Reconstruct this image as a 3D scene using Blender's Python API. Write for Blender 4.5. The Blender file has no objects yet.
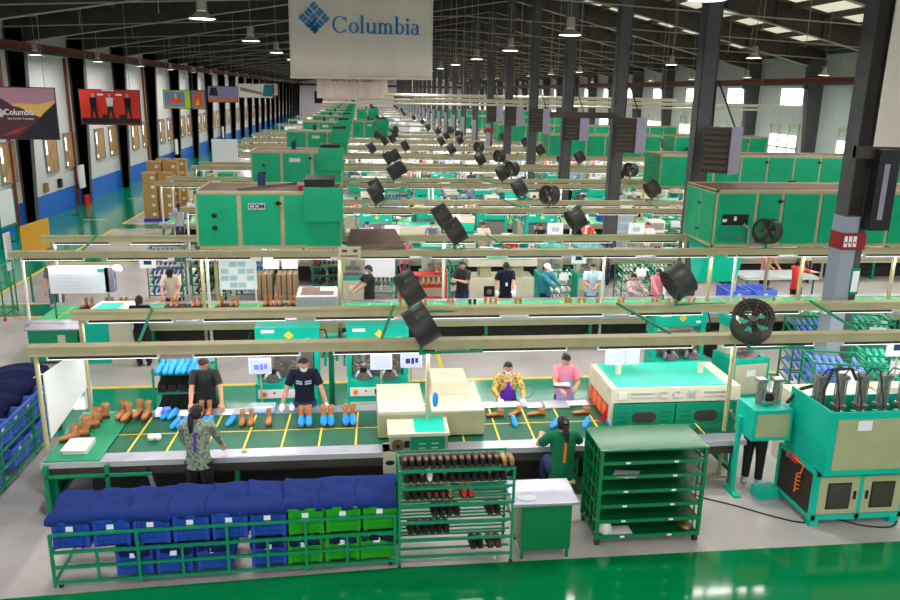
import bpy, bmesh, math, random
from mathutils import Vector, Matrix
PI = math.pi
S = bpy.context.scene
COL = S.collection
RND = random.Random(7)
# ------------------------------------------------------------------ camera
cam = bpy.data.cameras.new('camera'); co = bpy.data.objects.new('camera', cam); COL.objects.link(co)
cam.sensor_width = 36; cam.lens = 31.2; cam.clip_end = 600
_R = [[0.9933980, -0.0111068, 0.1141797], [-0.1131616, -0.2583036, 0.9594132], [0.0188370, -0.9660000, -0.2578551]]
co.matrix_world = Matrix([[_R[0][0], -_R[0][1], -_R[0][2], 0], [_R[1][0], -_R[1][1], -_R[1][2], 0],
                          [_R[2][0], -_R[2][1], -_R[2][2], 5.8], [0, 0, 0, 1]])
S.camera = co
S.view_settings.view_transform = 'Standard'; S.view_settings.look = 'None'
S.view_settings.exposure = 0.16; S.view_settings.gamma = 1.0; S.view_settings.use_curve_mapping = False
w = bpy.data.worlds.new('world'); S.world = w; w.use_nodes = True
w.node_tree.nodes['Background'].inputs[0].default_value = (0.85, 0.93, 1, 1)
w.node_tree.nodes['Background'].inputs[1].default_value = 1.0
LAMP_W = 132.0       # watts of each high bay lamp
TUBE_W = 7.0        # watts per metre of the tube lights under the rails
def area_light(name, loc, sx, sy, power, parent=None, shape='RECTANGLE', color=(1, .98, .95)):
    l = bpy.data.lights.new(name, 'AREA'); l.shape = shape; l.size = sx; l.size_y = sy
    l.energy = power; l.color = color
    o = bpy.data.objects.new(name, l); COL.objects.link(o); o.location = loc
    if parent: o.parent = parent
    return o
XL, XR, YB, YF, ZE, XRIDGE, SL = -13.9, 25.0, 192.0, -5.0, 8.3, 9.1, 0.165
P = 6.95      # bay of the steel frame
PL = 6.6      # spacing of the conveyor lines
ORD = ('zeroth first second third fourth fifth sixth seventh eighth ninth tenth eleventh twelfth thirteenth fourteenth fifteenth '
       'sixteenth seventeenth eighteenth nineteenth twentieth twenty-first twenty-second twenty-third twenty-fourth twenty-fifth '
       'twenty-sixth twenty-seventh twenty-eighth twenty-ninth thirtieth').split()
def ordn(n):
    if n <= 30: return ORD[n]
    t = ('thirtieth', 'fortieth', 'fiftieth', 'sixtieth', 'seventieth', 'eightieth', 'ninetieth')
    d, u = divmod(n, 10)
    return t[d-3] if u == 0 else ('thirty', 'forty', 'fifty', 'sixty', 'seventy', 'eighty', 'ninety')[d-3] + '-' + ORD[u]
# ------------------------------------------------------------------ materials
MATS = {}
def mat(name, c, r=.5, m=0., emit=None, es=0., noise=0., nscale=8., bump=0., spec=.5, alpha=1., stretch=None, coat=0.):
    if spec == .5: spec = .12 if r >= .8 else .32
    M = bpy.data.materials.new(name); M.use_nodes = True
    nt = M.node_tree; b = nt.nodes['Principled BSDF']
    b.inputs['Base Color'].default_value = (*c, 1); b.inputs['Roughness'].default_value = r
    b.inputs['Metallic'].default_value = m; b.inputs['Specular IOR Level'].default_value = spec
    b.inputs['Alpha'].default_value = alpha; b.inputs['Coat Weight'].default_value = coat
    if emit: b.inputs['Emission Color'].default_value = (*emit, 1); b.inputs['Emission Strength'].default_value = es
    if noise or bump:
        tc = nt.nodes.new('ShaderNodeTexCoord'); n = nt.nodes.new('ShaderNodeTexNoise'); n.inputs['Scale'].default_value = nscale
        n.inputs['Detail'].default_value = 5
        if stretch:
            mp = nt.nodes.new('ShaderNodeMapping'); mp.inputs['Scale'].default_value = stretch
            nt.links.new(tc.outputs['Object'], mp.inputs[0]); nt.links.new(mp.outputs[0], n.inputs['Vector'])
        else: nt.links.new(tc.outputs['Object'], n.inputs['Vector'])
        if noise:
            rp = nt.nodes.new('ShaderNodeValToRGB')
            rp.color_ramp.elements[0].position = .3; rp.color_ramp.elements[1].position = .7
            rp.color_ramp.elements[0].color = (*[max(0, v*(1-noise)) for v in c], 1)
            rp.color_ramp.elements[1].color = (*[min(1, v*(1+noise)) for v in c], 1)
            nt.links.new(n.outputs['Fac'], rp.inputs[0]); nt.links.new(rp.outputs[0], b.inputs['Base Color'])
        if bump:
            bp = nt.nodes.new('ShaderNodeBump'); bp.inputs['Strength'].default_value = bump; bp.inputs['Distance'].default_value = .02
            nt.links.new(n.outputs['Fac'], bp.inputs['Height']); nt.links.new(bp.outputs[0], b.inputs['Normal'])
    MATS[name] = M; return M
mat('concrete', (.50, .46, .44), .26, spec=.6, noise=.12, nscale=.9, bump=.02)
mat('greenfloor', (.0, .26, .14), .14, spec=.6, noise=.10, nscale=1.2)
mat('frontfloor', (.0, .20, .055), .10, spec=.6, noise=.08, nscale=.8)
mat('yellow', (.85, .62, .05), .4)
mat('oven', (.0, .36, .17), .38, noise=.12, nscale=1.5)
mat('turq', (.003, .50, .36), .35, noise=.08, nscale=2)
mat('turqdark', (.004, .27, .15), .4)
mat('tan', (.47, .41, .24), .5, noise=.10, nscale=3)
mat('cream', (.60, .57, .43), .45, noise=.05, nscale=4)
mat('olive', (.42, .42, .24), .5, noise=.06, nscale=3)
mat('white', (.86, .87, .88), .5)
mat('paper', (.88, .89, .95), .6)
mat('offwhite', (.74, .73, .68), .5)
mat('steel', (.42, .42, .50), .30, .6, noise=.1, nscale=5)
mat('steelflat', (.55, .56, .60), .4, .4)
mat('darksteel', (.050, .040, .032), .55, noise=.2, nscale=2)
mat('flange', (.30, .28, .25), .6)
mat('column', (.085, .085, .092), .5, noise=.15, nscale=3)
mat('greyblue', (.30, .34, .40), .5)
mat('black', (.012, .012, .014), .5)
mat('rubber', (.03, .03, .03), .7)
mat('fanblack', (.035, .033, .032), .45)
mat('rackgreen', (.004, .19, .06), .22)
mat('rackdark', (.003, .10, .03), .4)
mat('pipegreen', (.008, .26, .12), .4)
mat('belt', (.006, .105, .05), .45, noise=.15, nscale=3)
mat('beltbright', (.04, .50, .18), .45)
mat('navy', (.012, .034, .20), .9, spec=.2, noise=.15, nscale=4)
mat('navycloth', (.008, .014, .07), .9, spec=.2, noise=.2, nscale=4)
mat('binblue', (.015, .075, .42), .45)
mat('bindeep', (.03, .07, .45), .5)
mat('bingreen', (.02, .36, .015), .45)
mat('blue', (.02, .30, .85), .5)
mat('lastblue', (.12, .22, .80), .4)
mat('lastgreen', (.02, .45, .30), .4)
mat('leather', (.42, .17, .06), .5, noise=.2, nscale=9)
mat('leatherdark', (.10, .045, .02), .5)
mat('sole', (.05, .03, .02), .7)
mat('orange', (.9, .2, .02), .5)
mat('red', (.7, .03, .03), .45)
mat('darkred', (.30, .02, .02), .5)
mat('pink', (.85, .25, .32), .8)
mat('purple', (.12, .02, .45), .7)
mat('lilac', (.38, .33, .62), .8)
mat('skin', (.60, .31, .20), .55)
mat('hair', (.015, .011, .01), .45)
mat('hairbrown', (.06, .025, .015), .5)
mat('tshirt', (.012, .014, .028), .8)
mat('stripe', (.42, .44, .52), .8)
mat('greenshirt', (.01, .16, .07), .8)
mat('tanshirt', (.60, .44, .37), .8)
mat('teal', (.03, .20, .28), .8)
mat('lightblue', (.45, .60, .75), .8)
mat('greyshirt', (.12, .13, .16), .8)
mat('jeans', (.03, .05, .12), .85)
mat('flower', (.60, .36, .10), .8, noise=.9, nscale=22)
mat('camo', (.22, .27, .20), .8, noise=.8, nscale=26)
mat('floral', (.60, .45, .45), .8, noise=.5, nscale=22)
mat('carton', (.50, .30, .10), .7, noise=.06, nscale=3)
mat('kraft', (.32, .22, .14), .8)
mat('wallwhite', (.74, .74, .74), .5, noise=.04, nscale=1, stretch=(1, 6, .1))
mat('wallblue', (.01, .16, .72), .4)
mat('wallgreyblue', (.50, .58, .56), .5, noise=.06, nscale=1, stretch=(1, 8, .1))
mat('endwall', (.85, .76, .85), .6)
mat('daylight', (.9, .95, 1), .5, emit=(1, 1, 1), es=2.4)
mat('skylight', (.7, .66, .52), .5, emit=(1, .93, .70), es=.5)
mat('curtain', (.50, .30, .13), .6, noise=.7, nscale=5, stretch=(1, 4, .5))
mat('roof', (.085, .060, .045), .7, noise=.1, nscale=1)
mat('purlin', (.10, .085, .07), .6)
mat('crane', (.22, .04, .025), .6)
mat('banner', (.66, .57, .50), .8, noise=.04, nscale=1.5, stretch=(2, 1, .15))
mat('logoblue', (.01, .17, .42), .6)
mat('bannerred', (.35, .04, .05), .6)
mat('lampglow', (1, 1, 1), .5, emit=(1, .97, .92), es=9)
mat('tubeglow', (1, 1, 1), .5, emit=(1, 1, 1), es=2.2)
mat('lampcase', (.30, .27, .22), .5)
mat('screen', (.30, .33, .62), .2, emit=(.62, .66, 1), es=.55)
mat('screenpat', (.12, .16, .5), .3, emit=(.12, .22, .8), es=.5)
mat('mesh', (.04, .025, .02), .6, noise=.3, nscale=40)
mat('glassdark', (.06, .05, .04), .1)
mat('brass', (.45, .28, .10), .35, .8)
mat('gunmetal', (.30, .27, .24), .35, .6, noise=.3, nscale=20)
mat('rust', (.16, .10, .075), .7, noise=.2, nscale=2)
mat('louver', (.10, .075, .06), .6)
mat('louverside', (.24, .22, .31), .6)
mat('signyellow', (.75, .40, .03), .6)
mat('plum', (.20, .03, .14), .7)
mat('sunsky', (.52, .27, .36), .6); mat('sunglow', (.85, .50, .14), .6); mat('mount', (.10, .035, .05), .7); mat('mountdark', (.025, .02, .03), .7)
mat('posterred', (.72, .035, .02), .6); mat('lime', (.55, .85, .03), .6); mat('skyblue', (.16, .28, .60), .6)
mat('posterorange', (.90, .14, .02), .6); mat('dusk', (.30, .28, .52), .6); mat('apricot', (.62, .22, .08), .6)
mat('cellophane', (.75, .85, .95), .15, alpha=.45)
# ------------------------------------------------------------------ mesh builder
class MB:
    def __init__(s): s.v = []; s.f = []; s.m = []; s.sm = []; s.mats = []
    def mi(s, m):
        if m not in s.mats: s.mats.append(m)
        return s.mats.index(m)
    def add(s, vs, fs, m, smooth=False):
        o = len(s.v); k = s.mi(m); s.v += [tuple(v) for v in vs]
        for f in fs: s.f.append(tuple(i+o for i in f)); s.m.append(k); s.sm.append(smooth)
        return s
    def box(s, x0, x1, y0, y1, z0, z1, m):
        return s.add([(x0, y0, z0), (x1, y0, z0), (x1, y1, z0), (x0, y1, z0), (x0, y0, z1), (x1, y0, z1), (x1, y1, z1), (x0, y1, z1)],
                     [(0, 3, 2, 1), (4, 5, 6, 7), (0, 1, 5, 4), (1, 2, 6, 5), (2, 3, 7, 6), (3, 0, 4, 7)], m)
    def cb(s, c, d, m): return s.box(c[0]-d[0]/2, c[0]+d[0]/2, c[1]-d[1]/2, c[1]+d[1]/2, c[2]-d[2]/2, c[2]+d[2]/2, m)
    def tube(s, p0, p1, r, m, n=8, r1=None, cap=True):
        r1 = r if r1 is None else r1
        p0 = Vector(p0); p1 = Vector(p1); d = (p1-p0).normalized()
        a = d.orthogonal().normalized(); b = d.cross(a)
        vs = [p0+(a*math.cos(2*PI*i/n)+b*math.sin(2*PI*i/n))*r for i in range(n)] + [p1+(a*math.cos(2*PI*i/n)+b*math.sin(2*PI*i/n))*r1 for i in range(n)]
        fs = [(i, (i+1) % n, n+(i+1) % n, n+i) for i in range(n)]
        s.add(vs, fs, m, n > 6)
        if cap: s.add(vs[:n], [tuple(range(n-1, -1, -1))], m); s.add(vs[n:], [tuple(range(n))], m)
        return s
    def path(s, pts, r, m, n=6):
        for i in range(len(pts)-1): s.tube(pts[i], pts[i+1], r, m, n)
        return s
    def bar(s, p0, p1, w, m):           # square bar
        p0 = Vector(p0); p1 = Vector(p1); d = (p1-p0).normalized()
        up = Vector((0, 0, 1)) if abs(d.z) < .9 else Vector((0, 1, 0))
        a = d.cross(up).normalized()*w/2; b = d.cross(a).normalized()*w/2
        vs = [p0-a-b, p0+a-b, p0+a+b, p0-a+b, p1-a-b, p1+a-b, p1+a+b, p1-a+b]
        return s.add(vs, [(0, 3, 2, 1), (4, 5, 6, 7), (0, 1, 5, 4), (1, 2, 6, 5), (2, 3, 7, 6), (3, 0, 4, 7)], m)
    def loft(s, rings, m, closed=True, smooth=True):
        n = len(rings[0]); vs = [p for r in rings for p in r]; fs = []
        for j in range(len(rings)-1):
            for i in range(n): fs.append((j*n+i, j*n+(i+1) % n, (j+1)*n+(i+1) % n, (j+1)*n+i))
        s.add(vs, fs, m, smooth)
        if closed: s.add(rings[0], [tuple(range(n-1, -1, -1))], m, False); s.add(rings[-1], [tuple(range(n))], m, False)
        return s
    def grid(s, fn, nu, nv, m, smooth=True):
        vs = [fn(i/nu, j/nv) for j in range(nv+1) for i in range(nu+1)]
        fs = [(j*(nu+1)+i, j*(nu+1)+i+1, (j+1)*(nu+1)+i+1, (j+1)*(nu+1)+i) for j in range(nv) for i in range(nu)]
        return s.add(vs, fs, m, smooth)
    def ball(s, c, r, m, nu=12, nv=8, fn=None):
        rx, ry, rz = r if isinstance(r, tuple) else (r, r, r)
        rings = []
        for j in range(1, nv):
            t = PI*j/nv-PI/2
            rings.append([(c[0]+rx*math.cos(t)*math.cos(2*PI*i/nu), c[1]+ry*math.cos(t)*math.sin(2*PI*i/nu), c[2]+rz*math.sin(t)) for i in range(nu)])
        if fn: rings = [[fn(*p) for p in r_] for r_ in rings]
        return s.loft(rings, m)
    def prism(s, poly, y0, y1, m):      # poly in (x, z)
        n = len(poly)
        vs = [(p[0], y0, p[1]) for p in poly] + [(p[0], y1, p[1]) for p in poly]
        fs = [tuple(range(n)), tuple(range(2*n-1, n-1, -1))] + [(i, n+i, n+(i+1) % n, (i+1) % n) for i in range(n)]
        return s.add(vs, fs, m)
    def prismx(s, poly, x0, x1, m):     # poly in (y, z)
        n = len(poly)
        vs = [(x0, p[0], p[1]) for p in poly] + [(x1, p[0], p[1]) for p in poly]
        fs = [tuple(range(n)), tuple(range(2*n-1, n-1, -1))] + [(i, n+i, n+(i+1) % n, (i+1) % n) for i in range(n)]
        return s.add(vs, fs, m)
    def mesh(s, name):
        me = bpy.data.meshes.new(name); me.from_pydata(s.v, [], s.f)
        for m in s.mats: me.materials.append(MATS[m])
        me.polygons.foreach_set('material_index', s.m); me.polygons.foreach_set('use_smooth', s.sm)
        me.update()
        bm = bmesh.new(); bm.from_mesh(me); bmesh.ops.recalc_face_normals(bm, faces=bm.faces); bm.to_mesh(me); bm.free()
        return me
    def build(s, name, parent=None, label=None, loc=None, rz=0, bevel=0):
        o = bpy.data.objects.new(name, s.mesh(name)); COL.objects.link(o)
        if parent: o.parent = parent
        if loc: o.location = loc
        if rz: o.rotation_euler = (0, 0, rz)
        if label: o['label'] = label
        if bevel:
            b = o.modifiers.new('bevel', 'BEVEL'); b.width = bevel; b.segments = 2; b.limit_method = 'ANGLE'
        return o
def empty(name, loc=(0, 0, 0), rz=0):
    o = bpy.data.objects.new(name, None); COL.objects.link(o); o.location = loc; o.rotation_euler = (0, 0, rz); o.empty_display_size = .1
    return o
AUTO = {}
def tag(o, label, cat, group=None):
    o['label'] = label; o['category'] = cat
    if group: o['group'] = group
    return o
def auto(o, base, where, cat, group=None, axis=0):
    o['category'] = cat; o['group'] = group or (base.split(' with ')[0] + 's ' + where)
    AUTO.setdefault((base, where, axis), []).append(o); return o
def finish_labels():
    for (base, where, axis), L in AUTO.items():
        L.sort(key=lambda o: o.location[axis]+(0 if o.type == 'EMPTY' else o.bound_box[0][axis]))
        n = len(L)
        side = ('left', 'right') if axis == 0 else ('front', 'back') if axis == 1 else ('bottom', 'top')
        for i, o in enumerate(L):
            if n == 1: t = base+' '+where; del o['group']
            elif i == 0: t = base+' '+where+', '+side[0]+'most'
            elif i == n-1: t = base+' '+where+', '+side[1]+'most'
            else: t = base+' '+where+', '+ordn(i+1)+' from '+side[0]
            o['label'] = t
def struct(mb, name): o = mb.build(name); o['kind'] = 'structure'; return o
KIDS = {}
def dup(root, loc, rz=0, sc=None):
    r = root.copy(); COL.objects.link(r); r.location = loc; r.rotation_euler = (0, 0, rz)
    if sc: r.scale = (sc, sc, sc) if not isinstance(sc, tuple) else sc
    if root.name not in KIDS: KIDS[root.name] = [(c, [g for g in c.children]) for c in root.children]
    for c, gs in KIDS[root.name]:
        d = c.copy(); COL.objects.link(d); d.parent = r
        for g in gs: e = g.copy(); COL.objects.link(e); e.parent = d
    return r
class Proto:
    """builds a kind once, hands the first one out and then copies it"""
    def __init__(s, fn, *a): s.fn = fn; s.a = a; s.o = None
    def put(s, loc, rz=0, sc=None):
        if s.o is None:
            s.o = s.fn(*s.a); o = s.o; o.location = loc; o.rotation_euler = (0, 0, rz)
            if sc: o.scale = (sc, sc, sc) if not isinstance(sc, tuple) else sc
            return o
        return dup(s.o, loc, rz, sc)
def text_part(body, size, m, name, parent, loc, rot, ext=.002, sx=1, bold=0):
    c = bpy.data.curves.new('t', 'FONT'); c.body = body; c.size = size; c.extrude = ext; c.align_x = 'CENTER'; c.align_y = 'CENTER'; c.offset = bold; c.resolution_u = 3
    t = bpy.data.objects.new('t', c); COL.objects.link(t)
    me = bpy.data.meshes.new_from_object(t.evaluated_get(bpy.context.evaluated_depsgraph_get()))
    bpy.data.objects.remove(t); me.name = name; me.materials.clear(); me.materials.append(MATS[m])
    o = bpy.data.objects.new(name, me); COL.objects.link(o); o.parent = parent; o.location = loc; o.rotation_euler = rot; o.scale = (sx, 1, 1)
    return o
UP = (PI/2, 0, 0)      # writing that stands upright and faces the viewer (towards -Y)
def roofz(x): return ZE + SL*((x-XL) if x < XRIDGE else (XRIDGE-XL)-(x-XRIDGE)*(XRIDGE-XL)/(XR-XRIDGE))
# ================================================================== SHELL
struct(MB().box(XL-.2, XR+.2, YF, YB, -.2, 0, 'concrete'), 'floor')
ntrim = [0]
def trim(mb):
    ntrim[0] += 1; return struct(mb, 'trim_%d' % ntrim[0])
f = MB(); f.add([(-13.6, YF, .004), (28, YF, .004), (28, 8.66, .004), (7.3, 8.65, .004), (.4, 8.62, .004), (-4.1, 8.40, .004), (-13.6, 7.9, .004)], [(0, 1, 2, 3, 4, 5, 6)], 'frontfloor'); trim(f)
trim(MB().box(XL, -10.2, 21.2, YB-1, .001, .004, 'greenfloor'))
for k in range(0, 12):
    y0 = 13.5+PL*k; x0 = -10 if k else -9.6
    if k == 0: trim(MB().box(-13.5, 9.0, 12.9, 15.1, .001, .004, 'greenfloor').box(-13.5, 9.0, 15.1, 15.22, .001, .006, 'yellow'))
    else: trim(MB().box(-10.2, -5 if k < 3 else -7, y0+.3, y0+1.5, .001, .004, 'greenfloor').box(-10.2, -5, y0+1.5, y0+1.6, .001, .006, 'yellow').box(-10.2, -5, y0+.2, y0+.3, .001, .006, 'yellow'))
f = MB()
for k in range(0, 24): f.box(-10.25, -10.13, 13.5+PL*k+1.6, 13.5+PL*(k+1)+.2, .001, .006, 'yellow')
trim(f)
for k in range(1, 10):
    y = 29.0+P*(k-1)
    trim(MB().add([(-12.2, y, .006), (-11.5, y, .006), (-11.5, y-.14, .006), (-11.1, y+.06, .006), (-11.5, y+.26, .006), (-11.5, y+.12, .006), (-12.2, y+.12, .006)], [(0, 1, 2, 3, 4, 5, 6)], 'yellow'))
trim(MB().box(1.7, 1.78, 12.3+3.2, 17, .001, .005, 'yellow'))
# walls
wl = MB(); wl.box(XL-.25, XL, YF, YB, 1.02, ZE+.3, 'wallwhite').box(XL-.25, XL+.02, YF, YB, 0, 1.02, 'wallblue'); struct(wl, 'wall_left')
wr = MB(); wr.box(XR, XR+.25, YF, YB, 0, ZE+.3, 'wallgreyblue'); struct(wr, 'wall_right')
def gable(y0, y1, m): return MB().prism([(XL, 0), (XR, 0), (XR, roofz(XR)), (XRIDGE, roofz(XRIDGE)), (XL, roofz(XL))], y0, y1, m)
struct(gable(YB, YB+.3, 'endwall'), 'wall_back'); struct(gable(YF-.3, YF, 'endwall'), 'wall_front')
rf = MB()
for a, b in ((XL-.3, XRIDGE), (XRIDGE, XR+.3)):
    rf.prism([(a, roofz(max(a, XL))), (b, roofz(min(b, XR))), (b, roofz(min(b, XR))+.12), (a, roofz(max(a, XL))+.12)], YF, YB+.3, 'roof')
struct(rf, 'ceiling')
NB = 26
YC = [13.5+P*j for j in range(-2, NB+1)]
def rafter(y):
    m = MB(); d = 1.0
    for a, b in ((XL, XRIDGE), (XRIDGE, XR)):
        za, zb = roofz(a), roofz(b)
        m.prism([(a, za-d), (b, zb-d), (b, zb-.02), (a, za-.02)], y-.012, y+.012, 'darksteel')
        m.prism([(a, za-d-.03), (b, zb-d-.03), (b, zb-d), (a, za-d)], y-.12, y+.12, 'flange')  # flange paler than the web, its lit look put into the colour
        n = 7
        for i in range(1, n):
            x = a+(b-a)*i/n; m.box(x-.015, x+.015, y-.11, y+.11, roofz(x)-d, roofz(x)-.03, 'darksteel')
    return m
n_ = 0
for y in YC:
    if y > 12: n_ += 1; struct(rafter(y), 'rafter')
pu = MB()
for x in [XL+1.3+1.5*i for i in range(27)]:
    z = roofz(x)-.02; pu.box(x-.035, x+.035, YF, YB, z-.2, z, 'purlin')
struct(pu, 'roof_purlins')
for j, y in enumerate(YC[1:-1]):
    m = MB()
    for s_ in (.6, 3.7):
        for i in range(8):
            xa = 11.6+1.5*i; xb = xa+1.1
            m.prism([(xa, roofz(xa)-.03), (xb, roofz(xb)-.03), (xb, roofz(xb)-.01), (xa, roofz(xa)-.01)], y+s_, y+s_+2.6, 'skylight')
    o = m.build('skylight'); o['kind'] = 'structure'
# wall columns, crane rails, windows
for y in YC:
    if y < 8: continue
    m = MB().prism([(XL, 0), (XL+.42, 0), (XL+.72, 7.2), (XL+.72, 7.9), (XL, 7.9)], y-.16, y-.13, 'darksteel')
    m.prism([(XL, 0), (XL+.42, 0), (XL+.72, 7.2), (XL+.72, 7.9), (XL, 7.9)], y+.13, y+.16, 'darksteel')
    m.prism([(XL+.1, 0), (XL+.44, 0), (XL+.74, 7.2), (XL+.74, 7.9), (XL+.1, 7.9)], y-.16, y+.16, 'column')
    o = m.build('wall_column'); auto(o, 'dark grey tapered steel wall column', 'along the left wall', 'column', axis=1)
    m = MB().prism([(XR, 0), (XR-.42, 0), (XR-.95, 7.2), (XR-.95, 7.9), (XR, 7.9)], y-.17, y+.17, 'column')
    m.box(XR-1.0, XR-.1, y-.14, y+.14, 6.3, 6.5, 'darksteel')
    o = m.build('wall_column'); auto(o, 'dark grey tapered steel wall column', 'along the right wall', 'column', axis=1)
for x, nm, wd in ((XL+1.0, 'left', 'left'), (XR-1.0, 'right', 'right')):
    m = MB().box(x-.13, x+.13, 8, YB, (7.20 if x < 0 else 6.72)+.1, (7.20 if x < 0 else 6.72)+.15, 'crane').box(x-.012, x+.012, 8, YB, (7.20 if x < 0 else 6.72)-.08, (7.20 if x < 0 else 6.72)+.1, 'crane').box(x-.13, x+.13, 8, YB, (7.20 if x < 0 else 6.72)-.22, (7.20 if x < 0 else 6.72)-.08, 'darksteel')
    tag(m.build('crane_rail'), 'dark red crane runway beam high along the %s wall' % wd, 'beam')
nw = [0]
def window(m): nw[0] += 1; o = m.build('window_%d' % nw[0]); o['kind'] = 'structure'; return o
for j, y in enumerate(YC):
    if y < 20 or j > 24: continue
    for dy in (2.7, 5.1):
        ya, yb = y+dy, y+dy+1.3; X = XL+.03
        m = MB().box(X-.02, X+.03, ya, yb, 1.98, 3.5, 'curtain')
        for a in (ya-.06, yb): m.box(X-.02, X+.06, a, a+.06, 1.92, 3.56, 'lampcase')
        m.box(X-.02, X+.06, ya, yb, 1.92, 1.98, 'lampcase').box(X-.02, X+.06, ya, yb, 3.5, 3.56, 'lampcase')
        m.box(X-.01, X+.035, ya+.06, ya+.22, 2.75, 3.35, 'daylight').box(X-.01, X+.035, ya+.1, ya+.22, 2.05, 2.2, 'daylight')
        window(m)
for j, y in enumerate(YC):
    if y < 12 or j > 25: continue
    X = XR-.03
    ya, yb = y+1.6, y+4.0
    window(MB().box(X-.03, X+.02, ya, yb, 5.42, 6.36, 'daylight').box(X-.05, X, ya-.05, yb+.05, 5.34, 5.42, 'offwhite').box(X-.05, X, ya-.05, yb+.05, 6.36, 6.44, 'offwhite').box(X-.05, X, ya-.05, ya, 5.34, 6.44, 'offwhite').box(X-.05, X, yb, yb+.05, 5.34, 6.44, 'offwhite'))
    m = MB()
    for a in (1.7, 2.75, 3.8): m.box(X-.03, X+.02, y+a, y+a+.95, 2.3, 3.7, 'daylight')
    for a in (1.6, 2.65, 3.7, 4.75): m.box(X-.07, X, y+a, y+a+.1, 2.2, 4.3, 'cream')
    m.box(X-.07, X, y+1.6, y+4.85, 4.3, 4.4, 'cream').box(X-.07, X, y+1.6, y+4.85, 2.95, 3.05, 'cream')
    window(m)
for x in (-9.2, 1.2, 9.5, 17.5):
    if x == 1.2: continue
    window(MB().box(x-1, x+1, YB-.08, YB+.02, 2.6, 5.4, 'black').box(x-1.1, x+1.1, YB-.1, YB-.05, 2.5, 2.6, 'endwall'))
o = MB().box(XL, XR, YB-.5, YB-.3, 6.6, 7.0, 'darksteel').build('end_wall_girt'); tag(o, 'dark horizontal beam across the far end wall', 'beam')
# interior columns
for j, y in enumerate(YC):
    if y < 12: continue
    x = 9.1; t = empty('steel_column', (x, y, 0)); zt = roofz(x)-1.03
    lo_ = 3.72 if (j == 2 or j > 7) else 0
    m = MB().box(-.22, -.19, -.18, .18, lo_, zt, 'column').box(.19, .22, -.18, .18, lo_, zt, 'column').box(-.19, .19, -.02, .02, lo_, zt, 'darksteel')
    if j > 2: m.box(-.21, .21, -.18, -.15, lo_, zt, 'column')
    m.build('shaft', t)
    if lo_:
        MB().box(-.225, .06, -.19, .19, 0, lo_, 'greyblue').build('painted_face', t, 'grey-blue painted lower shaft'); MB().box(.06, .225, -.15, .19, 0, lo_, 'column').build('lower_web', t)
        if j in (2, 8): MB().box(-.235, .235, -.2, .2, 3.1, 3.42, 'darkred').build('warning_band', t, 'dark red painted band')
    if j == 2:
        m = MB()
        for i in range(3): m.box(-.20+.09*i, -.14+.09*i, -.215, -.205, 3.16, 3.36, 'paper').box(-.185+.09*i, -.155+.09*i, -.22, -.212, 3.22, 3.26, 'darkred')
        m.build('band_characters', t, 'white characters on the red band')
        MB().box(.05, .22, -.21, -.19, 2.25, 2.75, 'pipegreen').box(.07, .20, -.215, -.21, 2.3, 2.7, 'paper').build('notice', t, 'green framed paper notice')
        MB().box(.10, .50, -.42, -.19, 3.5, 4.95, 'black').box(.22, .32, -.425, -.42, 3.7, 4.7, 'louverside').build('air_duct', t, 'black hanging air duct box')
    auto(t, 'dark steel roof column', 'in the middle row', 'column', 'steel columns of the middle row', axis=1)
# louvred ventilation cabinets on the columns
def louvre(parent=None):
    t = empty('air_cooler')
    m = MB().box(-.36, .36, -.33, .33, 0, 1.15, 'darksteel')
    m.box(.36, .38, -.34, .34, -.02, 1.17, 'louverside').build('housing', t)
    m = MB()
    for i in range(7): m.add([(-.32, -.335, .06+.15*i), (.32, -.335, .06+.15*i), (.32, -.40, .10+.15*i), (-.32, -.40, .10+.15*i), (.32, -.335, .17+.15*i), (-.32, -.335, .17+.15*i)], [(0, 1, 2, 3), (3, 2, 4, 5)], 'louver')
    m.build('slats', t)
    m = MB().bar((-.3, 0, 1.15), (-.45, .3, 2.3), .03, 'black').bar((.3, 0, 1.15), (-.42, .35, 2.3), .03, 'black'); m.build('bracket', t)
    return t
LV = Proto(louvre)
for j, y in enumerate(YC[3:9]):
    auto(LV.put((9.35, y-.82, 3.9), -.85), 'brown louvred ventilation cabinet', 'hung on the middle column row', 'air cooler', axis=1)
for y in (20.4, 27.2):
    tag(MB().box(4.9 if y < 25 else 6.6, 8.94, y-.08, y+.08, 5.0 if y > 25 else 4.95, 5.2, 'darksteel').build('bracing_beam'), 'dark horizontal beam running left from the %s column' % ('second' if y < 25 else 'third'), 'beam') if y > 25 else None
# pipes
for i, (z, y, r, xa) in enumerate(((5.35, 44, .09, 3), (5.1, 46, .06, -2), (5.5, 60, .12, 2), (5.0, 72, .12, 0), (5.4, 85, .15, -3))):
    m = MB().tube((xa, y, z), (XR-.5, y, z), r, 'cream', 8)
    for x in range(int(xa)+2, 24, 6): m.tube((x, y, z), (x, y, roofz(x)-.3), .015, 'lampcase', 4)
    tag(m.build('overhead_pipe'), 'cream overhead pipe crossing the hall, %s from the front' % ordn(i+1), 'pipe', 'cream overhead pipes')
for j, y in enumerate(YC[2:20]):
    m = MB().tube((XL+1, y-3.1, 7.75), (4, y-3.1, 8.6), .022, 'flange', 5).tube((4, y-3.1, 8.6), (XR-1, y-3.1, 7.7), .022, 'flange', 5)
    for x in (-10, -5.6, .8, 6.3, 12.5, 18): m.tube((x, y-3.1, 7.8), (x, y-3.1, roofz(x)-.2), .014, 'flange', 4)
    auto(m.build('sprinkler_pipe'), 'thin pale conduit under the roof', 'crossing the hall', 'pipe', 'thin conduits under the roof', axis=1)
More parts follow.
